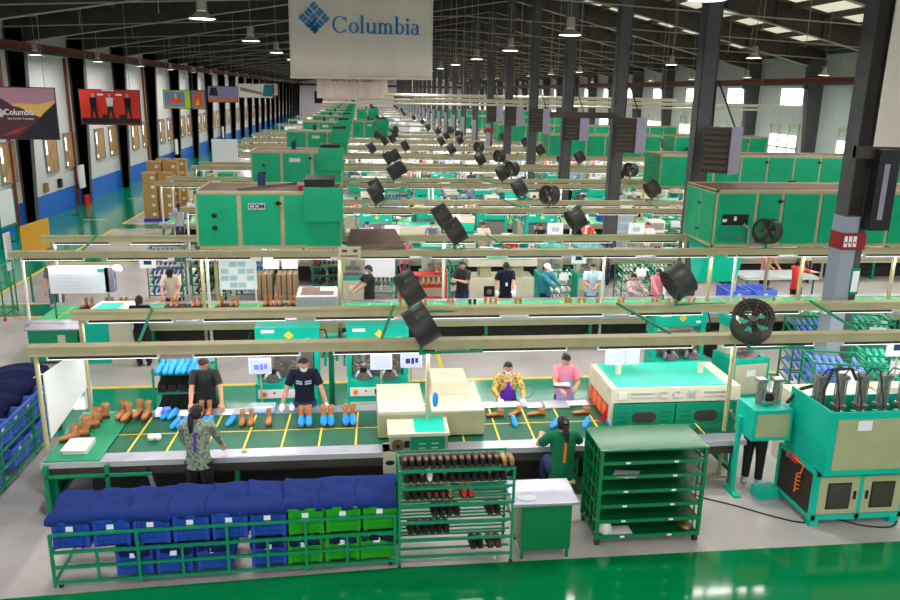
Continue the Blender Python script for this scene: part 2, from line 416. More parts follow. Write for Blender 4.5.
# high bay lamps
def high_bay():
    t = empty('high_bay_lamp')
    MB().tube((0, 0, .12), (0, 0, .36), .095, 'lampcase', 12).build('ballast_housing', t)
    n = 16; rs = [(.10, .12), (.17, .06), (.25, .0), (.26, -.015)]
    m = MB().loft([[(r*math.cos(2*PI*i/n), r*math.sin(2*PI*i/n), z) for i in range(n)] for r, z in rs], 'flange', closed=False); m.build('reflector', t)
    MB().tube((0, 0, -.01), (0, 0, 0), .235, 'lampglow', 16).build('diffuser', t, 'glowing white diffuser')
    return t
HB = Proto(high_bay)
xs = (-11.4, -2.9, 4.6, 12.8, 20.0)
hbl = bpy.data.lights.new('lamp_light', 'AREA'); hbl.shape = 'DISK'; hbl.size = .46; hbl.energy = LAMP_W; hbl.color = (1, .97, .93)
for j in range(0, 27):
    for i, x in enumerate(xs):
        y = (2.8, 2.1, 3.6, 4.4, 5.2)[i]+P*j; z = 6.95+(.1 if i in (1, 2, 3) else -.15)
        if y > 188: continue
        o = HB.put((x, y, z))
        rod = MB().tube((0, 0, .36), (0, 0, roofz(x)-z+.02), .012, 'flange', 5).build('hanging_rod', o)
        auto(o, 'high bay lamp', 'in the %s lamp row from left' % ordn(i+1), 'ceiling lamp', axis=1)
        lo = bpy.data.objects.new('lamp_light', hbl); COL.objects.link(lo); lo.location = (x, y, z-.02)
KIDS.clear()
for i, x in enumerate((-9.5, -3.2, 3.1, 9.4, 15.7)):  # unseen windows and fill lights added behind the camera to brighten front faces
    window(MB().box(x-2.4, x+2.4, YF-.02, YF+.03, 4.6, 7.2, 'daylight').box(x-2.5, x+2.5, YF, YF+.06, 4.5, 4.6, 'offwhite').box(x-2.5, x+2.5, YF, YF+.06, 7.2, 7.3, 'offwhite'))
    a = area_light('window_light', (x, YF+.08, 5.9), 4.8, 2.6, 170, color=(.95, .98, 1)); a.rotation_euler = (PI/2, 0, 0)
# ================================================================== PEOPLE
def skin_mesh(name, nodes, edges, root=0, sub=1):
    me = bpy.data.meshes.new(name); me.from_pydata([n[0] for n in nodes], edges, [])
    o = bpy.data.objects.new(name, me); COL.objects.link(o)
    md = o.modifiers.new('s', 'SKIN'); md.use_smooth_shade = True
    for i, n in enumerate(nodes):
        r = n[1]; me.skin_vertices[0].data[i].radius = (r, r) if not isinstance(r, tuple) else r
        me.skin_vertices[0].data[i].use_root = (i == root)
    if sub: m2 = o.modifiers.new('u', 'SUBSURF'); m2.levels = sub; m2.render_levels = sub
    bpy.context.view_layer.update()
    out = bpy.data.meshes.new_from_object(o.evaluated_get(bpy.context.evaluated_depsgraph_get()))
    bpy.data.objects.remove(o); bpy.data.meshes.remove(me); out.name = name
    out.materials.clear()
    return out
def ik(a, b, l1, l2, bend):
    a = Vector(a); b = Vector(b); d = b-a; L = min(d.length, (l1+l2)*.995); d.normalize(); b = a+d*L
    x = (l1*l1-l2*l2+L*L)/(2*L); h = math.sqrt(max(0, l1*l1-x*x))
    bd = Vector(bend); bd -= d*bd.dot(d); bd.normalize()
    return a+d*x+bd*h, b
def person(label, loc, rz=0, h=1.62, hl=None, hr=None, lean=0, look=0, turn=0, seated=False, shirt='tshirt', pants='jeans', hair='short',
           haircol='hair', mask=None, apron=None, gloves=None, sleeve='short', cap=None, shoes='black', trim_=None, detail=True, group=None, stripes=False, badge=False, wide=1.0, name='person'):
    k = h/1.65; root = empty(name, loc, rz)
    if label: tag(root, label, 'person', group)
    ph = .86 if not seated else .47
    M = Matrix.Rotation(-math.radians(lean), 3, 'X')
    def up(x, y, z):                 # upper body point, z above pelvis
        v = M @ Vector((x, y, z)); return Vector((v.x, v.y, v.z+ph))
    hipL, hipR = Vector((-.085, 0, ph-.02)), Vector((.085, 0, ph-.02))
    if seated: kn = [(-.14, .42, .47), (.14, .42, .47)]; an = [(-.15, .36, .09), (.15, .40, .09)]
    else: kn = [(-.09, .03, .46), (.10, .015, .46)]; an = [(-.095, -.02, .085), (.105, -.01, .085)]
    pel, wai, che, nec = Vector((0, 0, ph)), up(0, .0, .17), up(0, -.01, .36), up(0, 0, .52)
    shL, shR = up(-.165*wide, 0, .475), up(.165*wide, 0, .475)
    hl = hl or (-.24, .1, ph-.12); hr = hr or (.24, .1, ph-.12)
    elL, wL = ik(shL, Vector(hl)/k, .27, .245, (-.7, -.6, -.6)); elR, wR = ik(shR, Vector(hr)/k, .27, .245, (.7, -.6, -.6))
    hd = up(0, .015, .64)
    nodes = [(pel, .115), (wai, .105), (che, .125), (up(0, 0, .46), .062), (nec, .050), (up(0, .008, .58), .048),
             (shL, .050), ((shL+elL)/2, .052), (elL, .043), ((elL*.6+wL*.4), .042), (wL, .030),
             (shR, .050), ((shR+elR)/2, .052), (elR, .043), ((elR*.6+wR*.4), .042), (wR, .030),
             (hipL, .09), ((hipL+Vector(kn[0]))/2, .075), (kn[0], .052), ((Vector(kn[0])*.6+Vector(an[0])*.4), .052), (an[0], .036),
             (hipR, .09), ((hipR+Vector(kn[1]))/2, .075), (kn[1], .052), ((Vector(kn[1])*.6+Vector(an[1])*.4), .052), (an[1], .036)]
    edges = [(0, 1), (1, 2), (2, 3), (3, 4), (4, 5), (3, 6), (6, 7), (7, 8), (8, 9), (9, 10), (3, 11), (11, 12), (12, 13), (13, 14), (14, 15),
             (0, 16), (16, 17), (17, 18), (18, 19), (19, 20), (0, 21), (21, 22), (22, 23), (23, 24), (24, 25)]
    body = skin_mesh('body', nodes, edges, 0, 1 if detail else 0)
    # head, hands, feet joined into the body mesh
    HR = Matrix.Rotation(math.radians(turn), 3, 'Z') @ Matrix.Rotation(-math.radians(look+lean), 3, 'X')
    def hp(x, y, z): v = HR @ Vector((x, y, z)); return (hd.x+v.x, hd.y+v.y, hd.z+v.z)
    def face(x, y, z):
        t = z/.115
        if t < -.1: x *= 1+.32*(t+.1); y = y*(1+.12*(t+.1)) if y > 0 else y*(1+.35*(t+.1))
        if y > 0: y *= .94
        return hp(x, y, z)
    a = MB(); a.ball((0, 0, 0), (.077, .095, .115), 'skin', 16, 12, face)
    a.loft([[hp(-.009, .085, .022), hp(.009, .085, .022), hp(.006, .08, .03)], [hp(-.015, .098, -.02), hp(.015, .098, -.02), hp(0, .118, -.014)], [hp(-.012, .085, -.03), hp(.012, .085, -.03), hp(0, .09, -.03)]], 'skin')
    for sx in (-1, 1):
        a.ball(hp(sx*.078, -.005, -.005), (.012, .02, .03), 'skin', 8, 6)
        if detail:
            a.ball(hp(sx*.030, .083, .014), .011, 'white', 8, 6); a.ball(hp(sx*.030, .091, .013), .0065, 'hair', 6, 5)
            a.bar(hp(sx*.018, .092, .034), hp(sx*.046, .080, .036), .006, 'hair')
    if detail: a.bar(hp(-.022, .083, -.052), hp(.022, .083, -.052), .008, 'pink')
    hm = gloves or 'skin'
    for w_, el, sx in ((wL, elL, -1), (wR, elR, 1)):
        d = (w_-el).normalized(); side = d.cross(Vector((0, 0, 1)));
        if side.length < .1: side = Vector((1, 0, 0))
        side = side.normalized()*(1 if sx < 0 else -1)      # towards the thumb
        nrm = side.cross(d).normalized(); nrm = nrm if nrm.z < 0 else -nrm
        def ring(t, wd, th, off=0): 
            c = w_+d*t+nrm*off; return [tuple(c+side*wd*math.cos(2*PI*i/8)+nrm*th*math.sin(2*PI*i/8)) for i in range(8)]
        a.loft([ring(-.03, .024, .02), ring(0, .026, .018), ring(.04, .040, .018), ring(.085, .042, .016)], hm)
        if detail:
            for q, ln in enumerate((.07, .078, .072, .056)):
                b0 = w_+d*.08+side*(.030-.020*q); b1 = b0+(d*.75+nrm*.35).normalized()*ln*.55; b2 = b1+(d*.45+nrm*.75).normalized()*ln*.5
                a.tube(b0, b1, .0098, hm, 6, .009); a.tube(b1, b2, .009, hm, 6, .007)
            b0 = w_+d*.02+side*.026; b1 = b0+(d*.6+side*.7).normalized()*.042; b2 = b1+(d*.9+side*.1+nrm*.3).normalized()*.03
            a.tube(b0, b1, .012, hm, 6, .011); a.tube(b1, b2, .011, hm, 6, .008)
    am = a.mesh('a')
    body.materials.append(MATS['skin'])
    bm = bmesh.new(); bm.from_mesh(body); n0 = len(bm.faces); bm.from_mesh(am); bm.faces.ensure_lookup_table()
    idx = {}
    for m in am.materials:
        nm = m.name
        if nm not in [x.name for x in body.materials]: body.materials.append(m)
        idx[nm] = [x.name for x in body.materials].index(nm)
    names = [m.name for m in am.materials]; src = [p.material_index for p in am.polygons]
    for i, fc in enumerate(bm.faces):
        fc.material_index = 0 if i < n0 else idx[names[src[i-n0]]]
    bm.to_mesh(body); bm.free(); bpy.data.meshes.remove(am)
    for p in body.polygons[:n0]: p.use_smooth = True
    bo = bpy.data.objects.new('body', body); COL.objects.link(bo); bo.parent = root
    def chain(m, pts, rad, mt, n=10):
        rings = []; pts = [Vector(p) for p in pts]; a0 = None
        for i, p in enumerate(pts):
            d = (pts[min(i+1, len(pts)-1)]-pts[max(i-1, 0)]).normalized()
            if a0 is None: a0 = d.orthogonal().normalized()
            a0 = (a0-d*a0.dot(d)).normalized(); b0 = d.cross(a0); rings.append([tuple(p+(a0*math.cos(2*PI*q/n)+b0*math.sin(2*PI*q/n))*rad[i]) for q in range(n)])
        m.loft(rings, mt)
    m = MB(); W_ = wide; rg = []
    for z, rx, ry in ((-.10 if not apron else -.06, .168, .132), (0, .164, .128), (.12, .150, .120), (.24, .158, .128), (.36, .176, .132), (.44, .182, .118), (.485, .168, .098), (.515, .115, .080), (.545, .070, .066)):
        rg.append([tuple(up(rx*W_*math.cos(2*PI*q/16), ry*math.sin(2*PI*q/16)-.004, z)) for q in range(16)])
    m.loft(rg, shirt)
    for sh, el, w_ in ((shL, elL, wL), (shR, elR, wR)):
        c0 = sh.lerp(up(0, 0, .46), .50)
        if sleeve == 'short': chain(m, [c0, sh, sh.lerp(el, .35), sh.lerp(el, .75)], [.075, .076, .068, .064], shirt)
        else: chain(m, [c0, sh, sh.lerp(el, .5), el, el.lerp(w_, .5), el.lerp(w_, .95)], [.075, .076, .064, .055, .048, .038], shirt)
    m.build('shirt', root)
    m = MB(); m.loft([[(rx*math.cos(2*PI*q/16), ry*math.sin(2*PI*q/16), ph+z) for q in range(16)] for z, rx, ry in ((-.13, .155, .115), (-.05, .166, .125), (.06, .156, .118))], pants)
    for hp_, kn_, an_ in ((hipL, kn[0], an[0]), (hipR, kn[1], an[1])):
        kn_ = Vector(kn_); an_ = Vector(an_); hp2 = hp_+Vector((0, .02, 0)) if seated else hp_
        chain(m, [hp2+Vector((0, -.03, .02)) if seated else hp2, hp2.lerp(kn_, .45), kn_.lerp(hp2, .06), kn_.lerp(an_, .10), kn_.lerp(an_, .5), kn_.lerp(an_, .97)], [.100, .094, .076, .074, .066, .060], pants)
    m.build('trousers', root)
    for an_ in an:
        m = MB(); x, y, z = an_
        rr = [[(x+.036*math.cos(t)*s_, yy, .045+.04*zz*math.sin(t)) for t in [2*PI*i/10 for i in range(10)]] for yy, s_, zz in ((y-.065, .6, .8), (y-.03, 1, 1.1), (y+.06, 1.15, .95), (y+.13, 1.1, .7), (y+.17, .6, .45))]
        m.loft(rr, shoes); m.build('shoe', root)
    # hair
    hmb = MB(); nu, nv = 16, 10
    def hpt(u, v):
        th = 2*PI*u; zz = -.35+1.35*v      # v: 0 low .. 1 crown
        front = math.sin(th)               # +1 at the face
        zmin = .55 if front > .45 else (.55-(.45-front)*1.7 if front > -.2 else -.70)
        zmin = max(zmin, -.62); t = zmin+(1-zmin)*v; r_ = math.sqrt(max(0, 1-min(t, .999)**2))
        g = 1.10
        return hp(.079*g*r_*math.cos(th), .096*g*r_*math.sin(th)-.004, .117*1.08*t)
    hmb.grid(hpt, nu, nv, haircol)
    if cap:
        hmb2 = MB()
        def cpt(u, v): t = .25+.75*v; r_ = math.sqrt(max(0, 1-min(t, .999)**2)); return hp(.092*r_*math.cos(2*PI*u), .110*r_*math.sin(2*PI*u), .134*t)
        hmb2.grid(cpt, 16, 7, cap); hmb2.loft([[hp(x*1.0, .07, .045) for x in (-.07, -.03, .03, .07)]+[hp(x, .075, .052) for x in (.07, .03, -.03, -.07)],
                                              [hp(x*.8, .165, .018) for x in (-.07, -.03, .03, .07)]+[hp(x*.8, .165, .025) for x in (.07, .03, -.03, -.07)]], cap)
        hmb2.build('cap', root)
    ho = hmb.build('hair', root)
    if hair in ('ponytail', 'long', 'bun'):
        m = MB(); pts = [hp(0, -.10, .03), hp(0, -.135, -.03), hp(0, -.13, -.12), hp(0.01, -.12, -.20), hp(.015, -.11, -.27)]
        if hair == 'bun': m.ball(hp(0, -.115, .0), .042, haircol, 10, 8)
        else:
            for i, (r0, r1) in enumerate(((.022, .036), (.036, .040), (.040, .032), (.032, .012))): m.tube(pts[i], pts[i+1], r0, haircol, 8, r1)
        m.build('ponytail' if hair != 'bun' else 'hair_bun', root)
    if mask:
        m = MB(); m.grid(lambda u, v: hp(.068*math.sin((u-.5)*2.6)*(1-.18*(1-v)), .010+.101*math.cos((u-.5)*2.3)*(1-.05*abs(v-.5)) - (.012 if v < .15 else 0)+.008, -.078+.078*v), 10, 6, mask)
        m.bar(hp(-.07, .03, -.01), hp(-.082, -.01, .005), .004, mask).bar(hp(.07, .03, -.01), hp(.082, -.01, .005), .004, mask)
        m.build('face_mask', root)
    if apron:
        m = MB(); m.grid(lambda u, v: up((u-.5)*(.30 if v < .55 else .30-.28*(v-.55))*(1.1), .128+.02*(1-v)-.25*abs(u-.5)**2*.9+(.02 if v < .4 else 0), -.34+.74*v), 8, 10, apron)
        for sx in (-1, 1): m.bar(up(sx*.09, .13, .40), up(sx*.07, .02, .56), .014, apron).bar(up(sx*.165, .06, .12), up(sx*.10, -.13, .14), .02, apron)
        m.bar(up(-.10, -.13, .14), up(.10, -.13, .14), .02, apron).bar(up(-.07, .02, .56), up(.07, .02, .56), .012, apron)
        m.build('apron', root)
    if stripes:
        m = MB()
        for sx in (-1, 1):
            for q in (0, 1): m.grid(lambda u, v: up(sx*(.02+.10*u), .142-.035*u-.003*q, .375+.028*v-.040*q), 3, 1, 'stripe')
        m.build('chest_stripes', root)
    if badge: MB().add([up(-.03, .148, .16), up(.03, .148, .16), up(.03, .15, .25), up(-.03, .15, .25)], [(0, 1, 2, 3)], 'paper').build('badge', root)
    if trim_: m = MB(); m.bar(up(-.012, -.145, .16), up(.0, -.14, .42), .03, trim_); m.build('back_print', root)
    root.scale = (k, k, k)
    return root
# ================================================================== PROTOTYPES
def rail(y, x0, x1, k, posts, which, z=2.25, tubes=True):
    t = empty('light_rail', (0, y, 0)); m = MB()
    m.box(x0, x1, -.055, .055, z-.065, z+.065, 'tan').box(x0, x1, -.085, .085, z+.065, z+.085, 'tan')
    m.build('beam', t)
    n = max(1, int((x1-x0)/1.75)) if k < 4 else max(1, int((x1-x0)/5.2))
    L = (x1-x0)/n
    for i in range(n):
        xa = x0+L*i+.25; xb = xa+L-.5
        MB().box(xa, xb, -.03, .03, z-.115, z-.08, 'darksteel').box(xa, xb, -.03, .03, z-.121, z-.115, 'tubeglow').box(xa-.02, xa, -.04, .04, z-.13, z-.065, 'white').box(xb, xb+.02, -.04, .04, z-.13, z-.065, 'white').build('tube_light', t)
    for p in posts:
        m = MB().tube((p, 0, 0), (p, 0, z-.065), .035, 'tan' if k == 0 else 'offwhite', 8).box(p-.08, p+.08, -.08, .08, 0, .015, 'tan'); m.build('post', t)
    if which == 'front' and k < 8:
        n2 = 4 if k == 0 else 6
        for i in range(n2):
            xx = (-3.05, .3, 4.6, 7.6)[i] if k == 0 else x0+1.5+(x1-x0-3)*i/(n2-1)
            MB().bar((xx, .03, z+.10), (xx-.25+.5*(i % 2), 1.75, z+.10), .035, 'pipegreen').build('tie_bar', t, 'green tie bar')
    tag(t, 'tan overhead light rail above the %s edge of the %s conveyor line' % (which, ordn(k+1)), 'light rail', 'tan light rails over the conveyor lines')
    if k < 9: area_light('tube_lights', ((x0+x1)/2, y, z-.135), x1-x0-.4, .05, TUBE_W*(x1-x0))
    elif k < 24 and which == 'front': area_light('tube_lights', ((x0+x1)/2, y+.9, z-.135), x1-x0-.4, .05, TUBE_W*2*(x1-x0))
    return t
def fan(d, mount='pipegreen', low=0):
    t = empty('drum_fan'); d = Vector(d).normalized(); c = Vector((0, 0, .42)); a = d.orthogonal().normalized(); b = d.cross(a)
    R_, L = .285, .17; n = 24
    def ring(r, s_): return [tuple(c+d*s_+a*r*math.cos(2*PI*i/n)+b*r*math.sin(2*PI*i/n)) for i in range(n)]
    m = MB().loft([ring(R_-.012, -L), ring(R_+.014, -L), ring(R_, -L+.02), ring(R_, L-.02), ring(R_+.014, L), ring(R_-.012, L), ring(R_-.012, -L)], 'fanblack', closed=False)
    m.build('drum', t)
    m = MB().tube(c-d*.09, c+d*.10, .05, 'rust', 12)
    for s_ in (L-.005, -L+.005):
        for r in (.08, .14, .20, .25):
            pts = ring(r, s_)[::2]; m.path(pts+[pts[0]], .004, 'rust', 4)
        for i in range(0, n, 3): m.tube(ring(.05, s_)[i], ring(R_-.012, s_)[i], .004, 'rust', 4)
    m.build('guard', t)
    m = MB()
    for i in range(5):
        t0 = 2*PI*i/5; e = a*math.cos(t0)+b*math.sin(t0); g = d.cross(e)
        p0 = c+e*.05; p1 = c+e*.25
        m.add([p0-g*.03-d*.02, p0+g*.03+d*.02, p1+g*.075+d*.03, p1-g*.075-d*.03], [(0, 1, 2, 3)], 'rubber')
    m.build('blades', t)
    s_ = a if abs(a.z) < abs(b.z) else b
    m = MB().tube((0, 0, -.02), (0, 0, .12), .03, mount, 8).bar(tuple(c-s_*R_*1.02), (0, 0, .12), .035, mount).bar(tuple(c+s_*R_*1.02), (0, 0, .12), .035, mount)
    m.tube((0, 0, .0), (.9, .05, -.0), .022, mount, 6); m.build('mounting_yoke', t)
    return t
FANS = [Proto(fan, (-.86, -.12, -.5)), Proto(fan, (-.30, -.66, .69)), Proto(fan, (-.80, -.55, .1)), Proto(fan, (.6, -.1, .75))]
def put_fan(v, x, y, k, z=2.33, rz=0):
    auto(FANS[v].put((x, y, z), rz), 'black drum fan', 'above the %s conveyor line' % ordn(k+1), 'fan')
def bootmb(m, up_='leather', h=.19, cover=None, sole='sole'):
    n = 10
    def el(cy, z, rx, ry): return [(rx*math.cos(2*PI*i/n), cy+ry*math.sin(2*PI*i/n), z) for i in range(n)]
    m.loft([el(.0, .03, .034, .05), el(.0, .08, .034, .048), el(-.01, h*.7, .036, .045), el(-.012, h, .044, .050), el(-.012, h, .038, .044), el(-.012, h-.02, .036, .042)], up_)
    def st(y, w_, hh): return [(w_*math.cos(2*PI*i/n), y, .016+hh*(.5+.5*math.sin(2*PI*i/n))) for i in range(n)]
    m.loft([st(-.05, .022, .06), st(-.02, .036, .085), st(.04, .040, .085), st(.10, .046, .062), st(.15, .044, .05), st(.185, .022, .032)], cover or up_)
    o = [(-.03, -.055), (.03, -.055), (.037, .02), (.048, .11), (.03, .185), (-.03, .185), (-.048, .11), (-.037, .02)]
    m.loft([[(x, y, 0) for x, y in o], [(x, y, .018) for x, y in o]], sole, smooth=False)
    return m
def boot(up_='leather', cover=None, h=.19):
    t = empty('boot' if h > .1 else 'shoe'); n = 10
    m = MB(); bootmb(m, up_, h, cover, sole='leatherdark'); 
    o = m.build('upper', t)
    MB().box(-.032, .032, -.055, .0, -.012, .005, 'sole').build('heel', t)
    return t
def shoe(up_='black', inner='leather'):
    t = empty('shoe'); n = 10
    def st(y, w_, hh, z0=.014): return [(w_*math.cos(2*PI*i/n), y, z0+hh*(.5+.5*math.sin(2*PI*i/n))) for i in range(n)]
    MB().loft([st(-.06, .022, .055), st(-.03, .036, .07), st(.04, .038, .065), st(.10, .045, .05), st(.15, .044, .042), st(.19, .02, .028)], up_).build('upper', t)
    o = [(-.03, -.06), (.03, -.06), (.037, .02), (.048, .11), (.03, .19), (-.03, .19), (-.048, .11), (-.037, .02)]
    MB().loft([[(x, y, 0) for x, y in o], [(x, y, .016) for x, y in o]], 'sole', smooth=False).build('sole', t)
    MB().ball((0, -.015, .075), (.024, .04, .012), inner, 8, 6).build('insole', t)
    return t
def crate(m='binblue', dark='bindeep', w_=.41, d=.55, h=.30, paper=True):
    t = empty('crate'); b = MB(); th = .018
    b.box(-w_/2, w_/2, -d/2, -d/2+th, 0, h, m).box(-w_/2, w_/2, d/2-th, d/2, 0, h, m).box(-w_/2, -w_/2+th, -d/2, d/2, 0, h, m).box(w_/2-th, w_/2, -d/2, d/2, 0, h, m).box(-w_/2, w_/2, -d/2, d/2, 0, th, m)
    b.build('body', t)
    b = MB()
    for s_ in (-1, 1):
        y = s_*d/2
        for i in range(7): x = -w_/2+.03+i*(w_-.06)/6; b.cb((x, y+s_*.006, h*.45), (.010, .012, h*.8), m)
        for z in (.06, .12, .18): b.cb((0, y+s_*.006, z), (w_-.04, .012, .010), m)
        b.cb((0, y+s_*.008, h-.012), (w_+.02, .02, .024), m)
        for e in (-1, 1): b.cb((e*(w_/2-.02), y+s_*.008, h*.45), (.045, .016, h*.9), dark if m == 'binblue' else m)
        x = s_*w_/2
        for i in range(8): yy = -d/2+.03+i*(d-.06)/7; b.cb((x+s_*.006, yy, h*.45), (.012, .010, h*.8), m)
        for z in (.06, .12, .18): b.cb((x+s_*.006, 0, z), (.012, d-.04, .010), m)
        b.cb((x+s_*.008, 0, h-.012), (.02, d+.02, .024), m)
    b.build('ribs', t)
    if paper: MB().box(-.05, .03, -d/2-.022, -d/2-.016, h*.66, h*.84, 'paper').build('paper_tag', t)
    return t
def lasting_machine(screen=False, metal=True):
    t = empty('lasting_machine')
    m = MB().box(-.55, .55, -.32, .35, .06, .78, 'turq').box(-.50, .50, -.335, -.32, .14, .40, 'cream').box(-.42, -.30, -.3, .3, 0, .06, 'turqdark').box(.30, .42, -.3, .3, 0, .06, 'turqdark'); m.build('base_cabinet', t, bevel=.01)
    m = MB().box(-.50, .30, -.345, -.33, .52, .68, 'white'); m.build('control_panel', t, 'white control panel')
    m = MB().tube((-.40, -.35, .60), (-.40, -.375, .60), .045, 'orange', 12).tube((-.22, -.35, .62), (-.22, -.365, .62), .02, 'red', 8).box(-.06, .0, -.36, -.345, .55, .65, 'black'); m.build('buttons', t)
    m = MB().box(-.45, .45, .05, .35, .78, 1.30, 'gunmetal').box(-.56, -.46, .0, .34, .78, 1.42, 'turq').box(.46, .56, .0, .34, .78, 1.42, 'turq').box(-.56, .56, -.02, .34, 1.40, 1.72, 'turq')
    m.build('frame', t, bevel=.01)
    for s_ in (-.26, .20):
        m = MB()
        m.tube((s_, -.12, 1.32), (s_, -.12, 1.12), .05, 'steel', 10).ball((s_, -.16, 1.05), (.07, .08, .06), 'gunmetal', 10, 8)
        for q in range(7):
            an_ = q*PI/6; p = (s_+.17*math.cos(an_), -.12, .98+.15*math.sin(an_)); m.tube(p, (s_+.06*math.cos(an_), -.14, .98+.05*math.sin(an_)), .016, 'gunmetal', 6).cb(p, (.04, .09, .04), 'brass' if q % 3 == 0 else 'gunmetal')
        m.cb((s_, -.16, .84), (.20, .22, .10), 'gunmetal').tube((s_-.14, -.22, .82), (s_-.08, -.12, .92), .035, 'steel', 8).tube((s_+.14, -.22, .82), (s_+.08, -.12, .92), .035, 'steel', 8)
        m.tube((s_, -.1, .8), (s_, -.1, .95), .05, 'black', 8)
        m.build('clamping_head', t)
    m = MB().path([(.45, .2, 1.6), (.66, .15, 1.62), (.72, .1, 1.4), (.60, .1, 1.1)], .014, 'rubber').path([(-.45, .2, 1.6), (-.66, .15, 1.58), (-.70, .1, 1.35), (-.58, .1, 1.1)], .014, 'rubber'); m.build('air_hose', t)
    MB().add([(-.06, -.026, 1.57), (.03, -.026, 1.50), (.12, -.026, 1.57), (.03, -.026, 1.66)], [(0, 1, 2, 3)], 'yellow').build('diamond_mark', t); MB().box(-.45, -.22, -.026, -.021, 1.62, 1.68, 'paper').build('name_strip', t); MB().box(.32, .42, -.026, -.021, 1.46, 1.51, 'paper').build('sticker', t)
    return t
def press_machine(a='turq', b='cream'):
    t = empty('press_machine')
    MB().box(-.42, .42, -.35, .35, .05, .85, a).box(-.36, .36, -.365, -.35, .12, .75, b).build('base_cabinet', t, bevel=.012)
    MB().box(-.34, .34, .0, .34, .85, 1.45, b).box(-.38, .38, -.32, .34, 1.42, 1.62, a).build('press_head', t, bevel=.012)
    MB().tube((0, -.15, 1.42), (0, -.15, 1.08), .06, 'steel', 10).box(-.2, .2, -.3, .0, 1.02, 1.08, 'gunmetal').box(-.25, .25, -.32, .0, .85, .90, 'steel').build('press_plate', t)
    MB().box(-.10, .10, -.372, -.365, .50, .62, 'paper').build('label_plate', t)
    for x in (-.15, .15): MB().tube((x, -.34, .9), (x, -.34, .93), .025, 'red' if x < 0 else 'pipegreen', 8).build('button', t)
    return t
def hood_machine(a='cream', b='turq'):
    t = empty('heater_tunnel')
    MB().prismx([(-.45, .75), (.45, .75), (.45, 1.35), (-.25, 1.35), (-.45, 1.15)], -.8, .8, a).build('hood', t, bevel=.015)
    MB().box(-.7, .7, -.30, .40, 1.355, 1.37, b).build('top_panel', t)
    MB().box(-.75, .75, -.40, .40, .12, .75, b).box(-.3, .3, -.415, -.4, .3, .6, a).build('base_cabinet', t)
    for x in (-.65, .65):
        for y in (-.3, .3): MB().box(x-.03, x+.03, y-.03, y+.03, 0, .12, 'darksteel').build('leg', t)
    return t
def tray_rack(content='lastblue', tilt=.25, empty_=False, w_=.9, d=.7, h=1.45, n=5, fill=.9):
    t = empty('tray_rack'); m = MB(); fr = 'pipegreen'
    for x in (-w_/2, w_/2):
        for y in (-d/2, d/2): m.box(x-.016, x+.016, y-.016, y+.016, .08, h, fr)
        m.bar((x, -d/2, h-.02), (x, d/2, h-.02), .03, fr)
    for y in (-d/2, d/2): m.bar((-w_/2, y, h-.02), (w_/2, y, h-.02), .03, fr)
    m.build('frame', t)
    for i in range(n):
        z = .2+i*(h-.4)/max(1, n-1); m = MB()
        za, zb = z-tilt*d*.2, z+tilt*d*.2
        m.bar((-w_/2, -d/2, za), (w_/2, -d/2, za), .028, fr).bar((-w_/2, d/2, zb), (w_/2, d/2, zb), .028, fr).bar((-w_/2, -d/2, za), (-w_/2, d/2, zb), .022, fr).bar((w_/2, -d/2, za), (w_/2, d/2, zb), .022, fr).bar((0, -d/2, za), (0, d/2, zb), .016, fr)
        s_ = m.build('shelf', t)
        if content:
            m = MB(); r = random.Random(i*7+n)
            for c in range(7):
                for rr in (0, 1):
                    if r.random() > fill: continue
                    x = -w_/2+.09+c*(w_-.16)/6; y = -d*.22+rr*d*.45; zz = za+(zb-za)*((y+d/2)/d)+.03
                    q = 8
                    m.loft([[(x+wd*math.cos(2*PI*j/q), y+yy, zz+hh*(.5+.5*math.sin(2*PI*j/q))) for j in range(q)] for yy, wd, hh in ((-.13, .02, .03), (-.08, .042, .05), (.0, .036, .07), (.09, .036, .10), (.13, .02, .07))], content)
            m.build('shoe_lasts', s_)
    for x in (-w_/2, w_/2):
        for y in (-d/2, d/2): MB().tube((x-.02, y, .045), (x+.02, y, .045), .045, 'rubber', 10).build('caster', t)
    MB().box(-.05, .28, -d/2-.03, -d/2-.02, h-.32, h-.08, 'paper').build('sign', t)
    return t
def card(col='paper'):
    t = empty('sign_card'); MB().tube((0, 0, 0), (0, 0, .30), .012, 'tan', 6).build('stand', t)
    MB().box(-.17, .17, -.01, .01, .28, .54, col).build('board', t); MB().box(-.08, .08, -.013, -.01, .36, .45, 'jeans').build('print', t); return t
def monitor():
    t = empty('monitor'); MB().tube((0, .03, 0), (0, .03, .2), .02, 'tan', 6).build('stand', t)
    MB().box(-.21, .21, -.01, .03, .15, .45, 'white').build('bezel', t); MB().box(-.195, .195, -.014, -.01, .165, .435, 'screen').build('screen', t)
    MB().box(-.13, -.03, -.017, -.014, .22, .34, 'screenpat').box(0, .14, -.017, -.014, .22, .34, 'screenpat').build('graphic', t); return t
def stool():
    t = empty('stool'); MB().box(-.16, .16, -.13, .13, .42, .45, 'tan').build('seat', t)
    for x in (-.13, .13):
        for y in (-.10, .10): MB().box(x-.012, x+.012, y-.012, y+.012, 0, .42, 'pipegreen').build('leg', t)
    return t
def carton(m='carton', w_=.6, d=.45, h=.4):
    t = empty('carton_box'); MB().box(-w_/2, w_/2, -d/2, d/2, 0, h, m).build('box', t); MB().box(-w_/2-.002, w_/2+.002, -.03, .03, h*.5, h+.003, 'kraft').build('tape', t)
    MB().box(.06, .2, -d/2-.003, -d/2, h*.3, h*.6, 'paper').build('shipping_label', t); return t
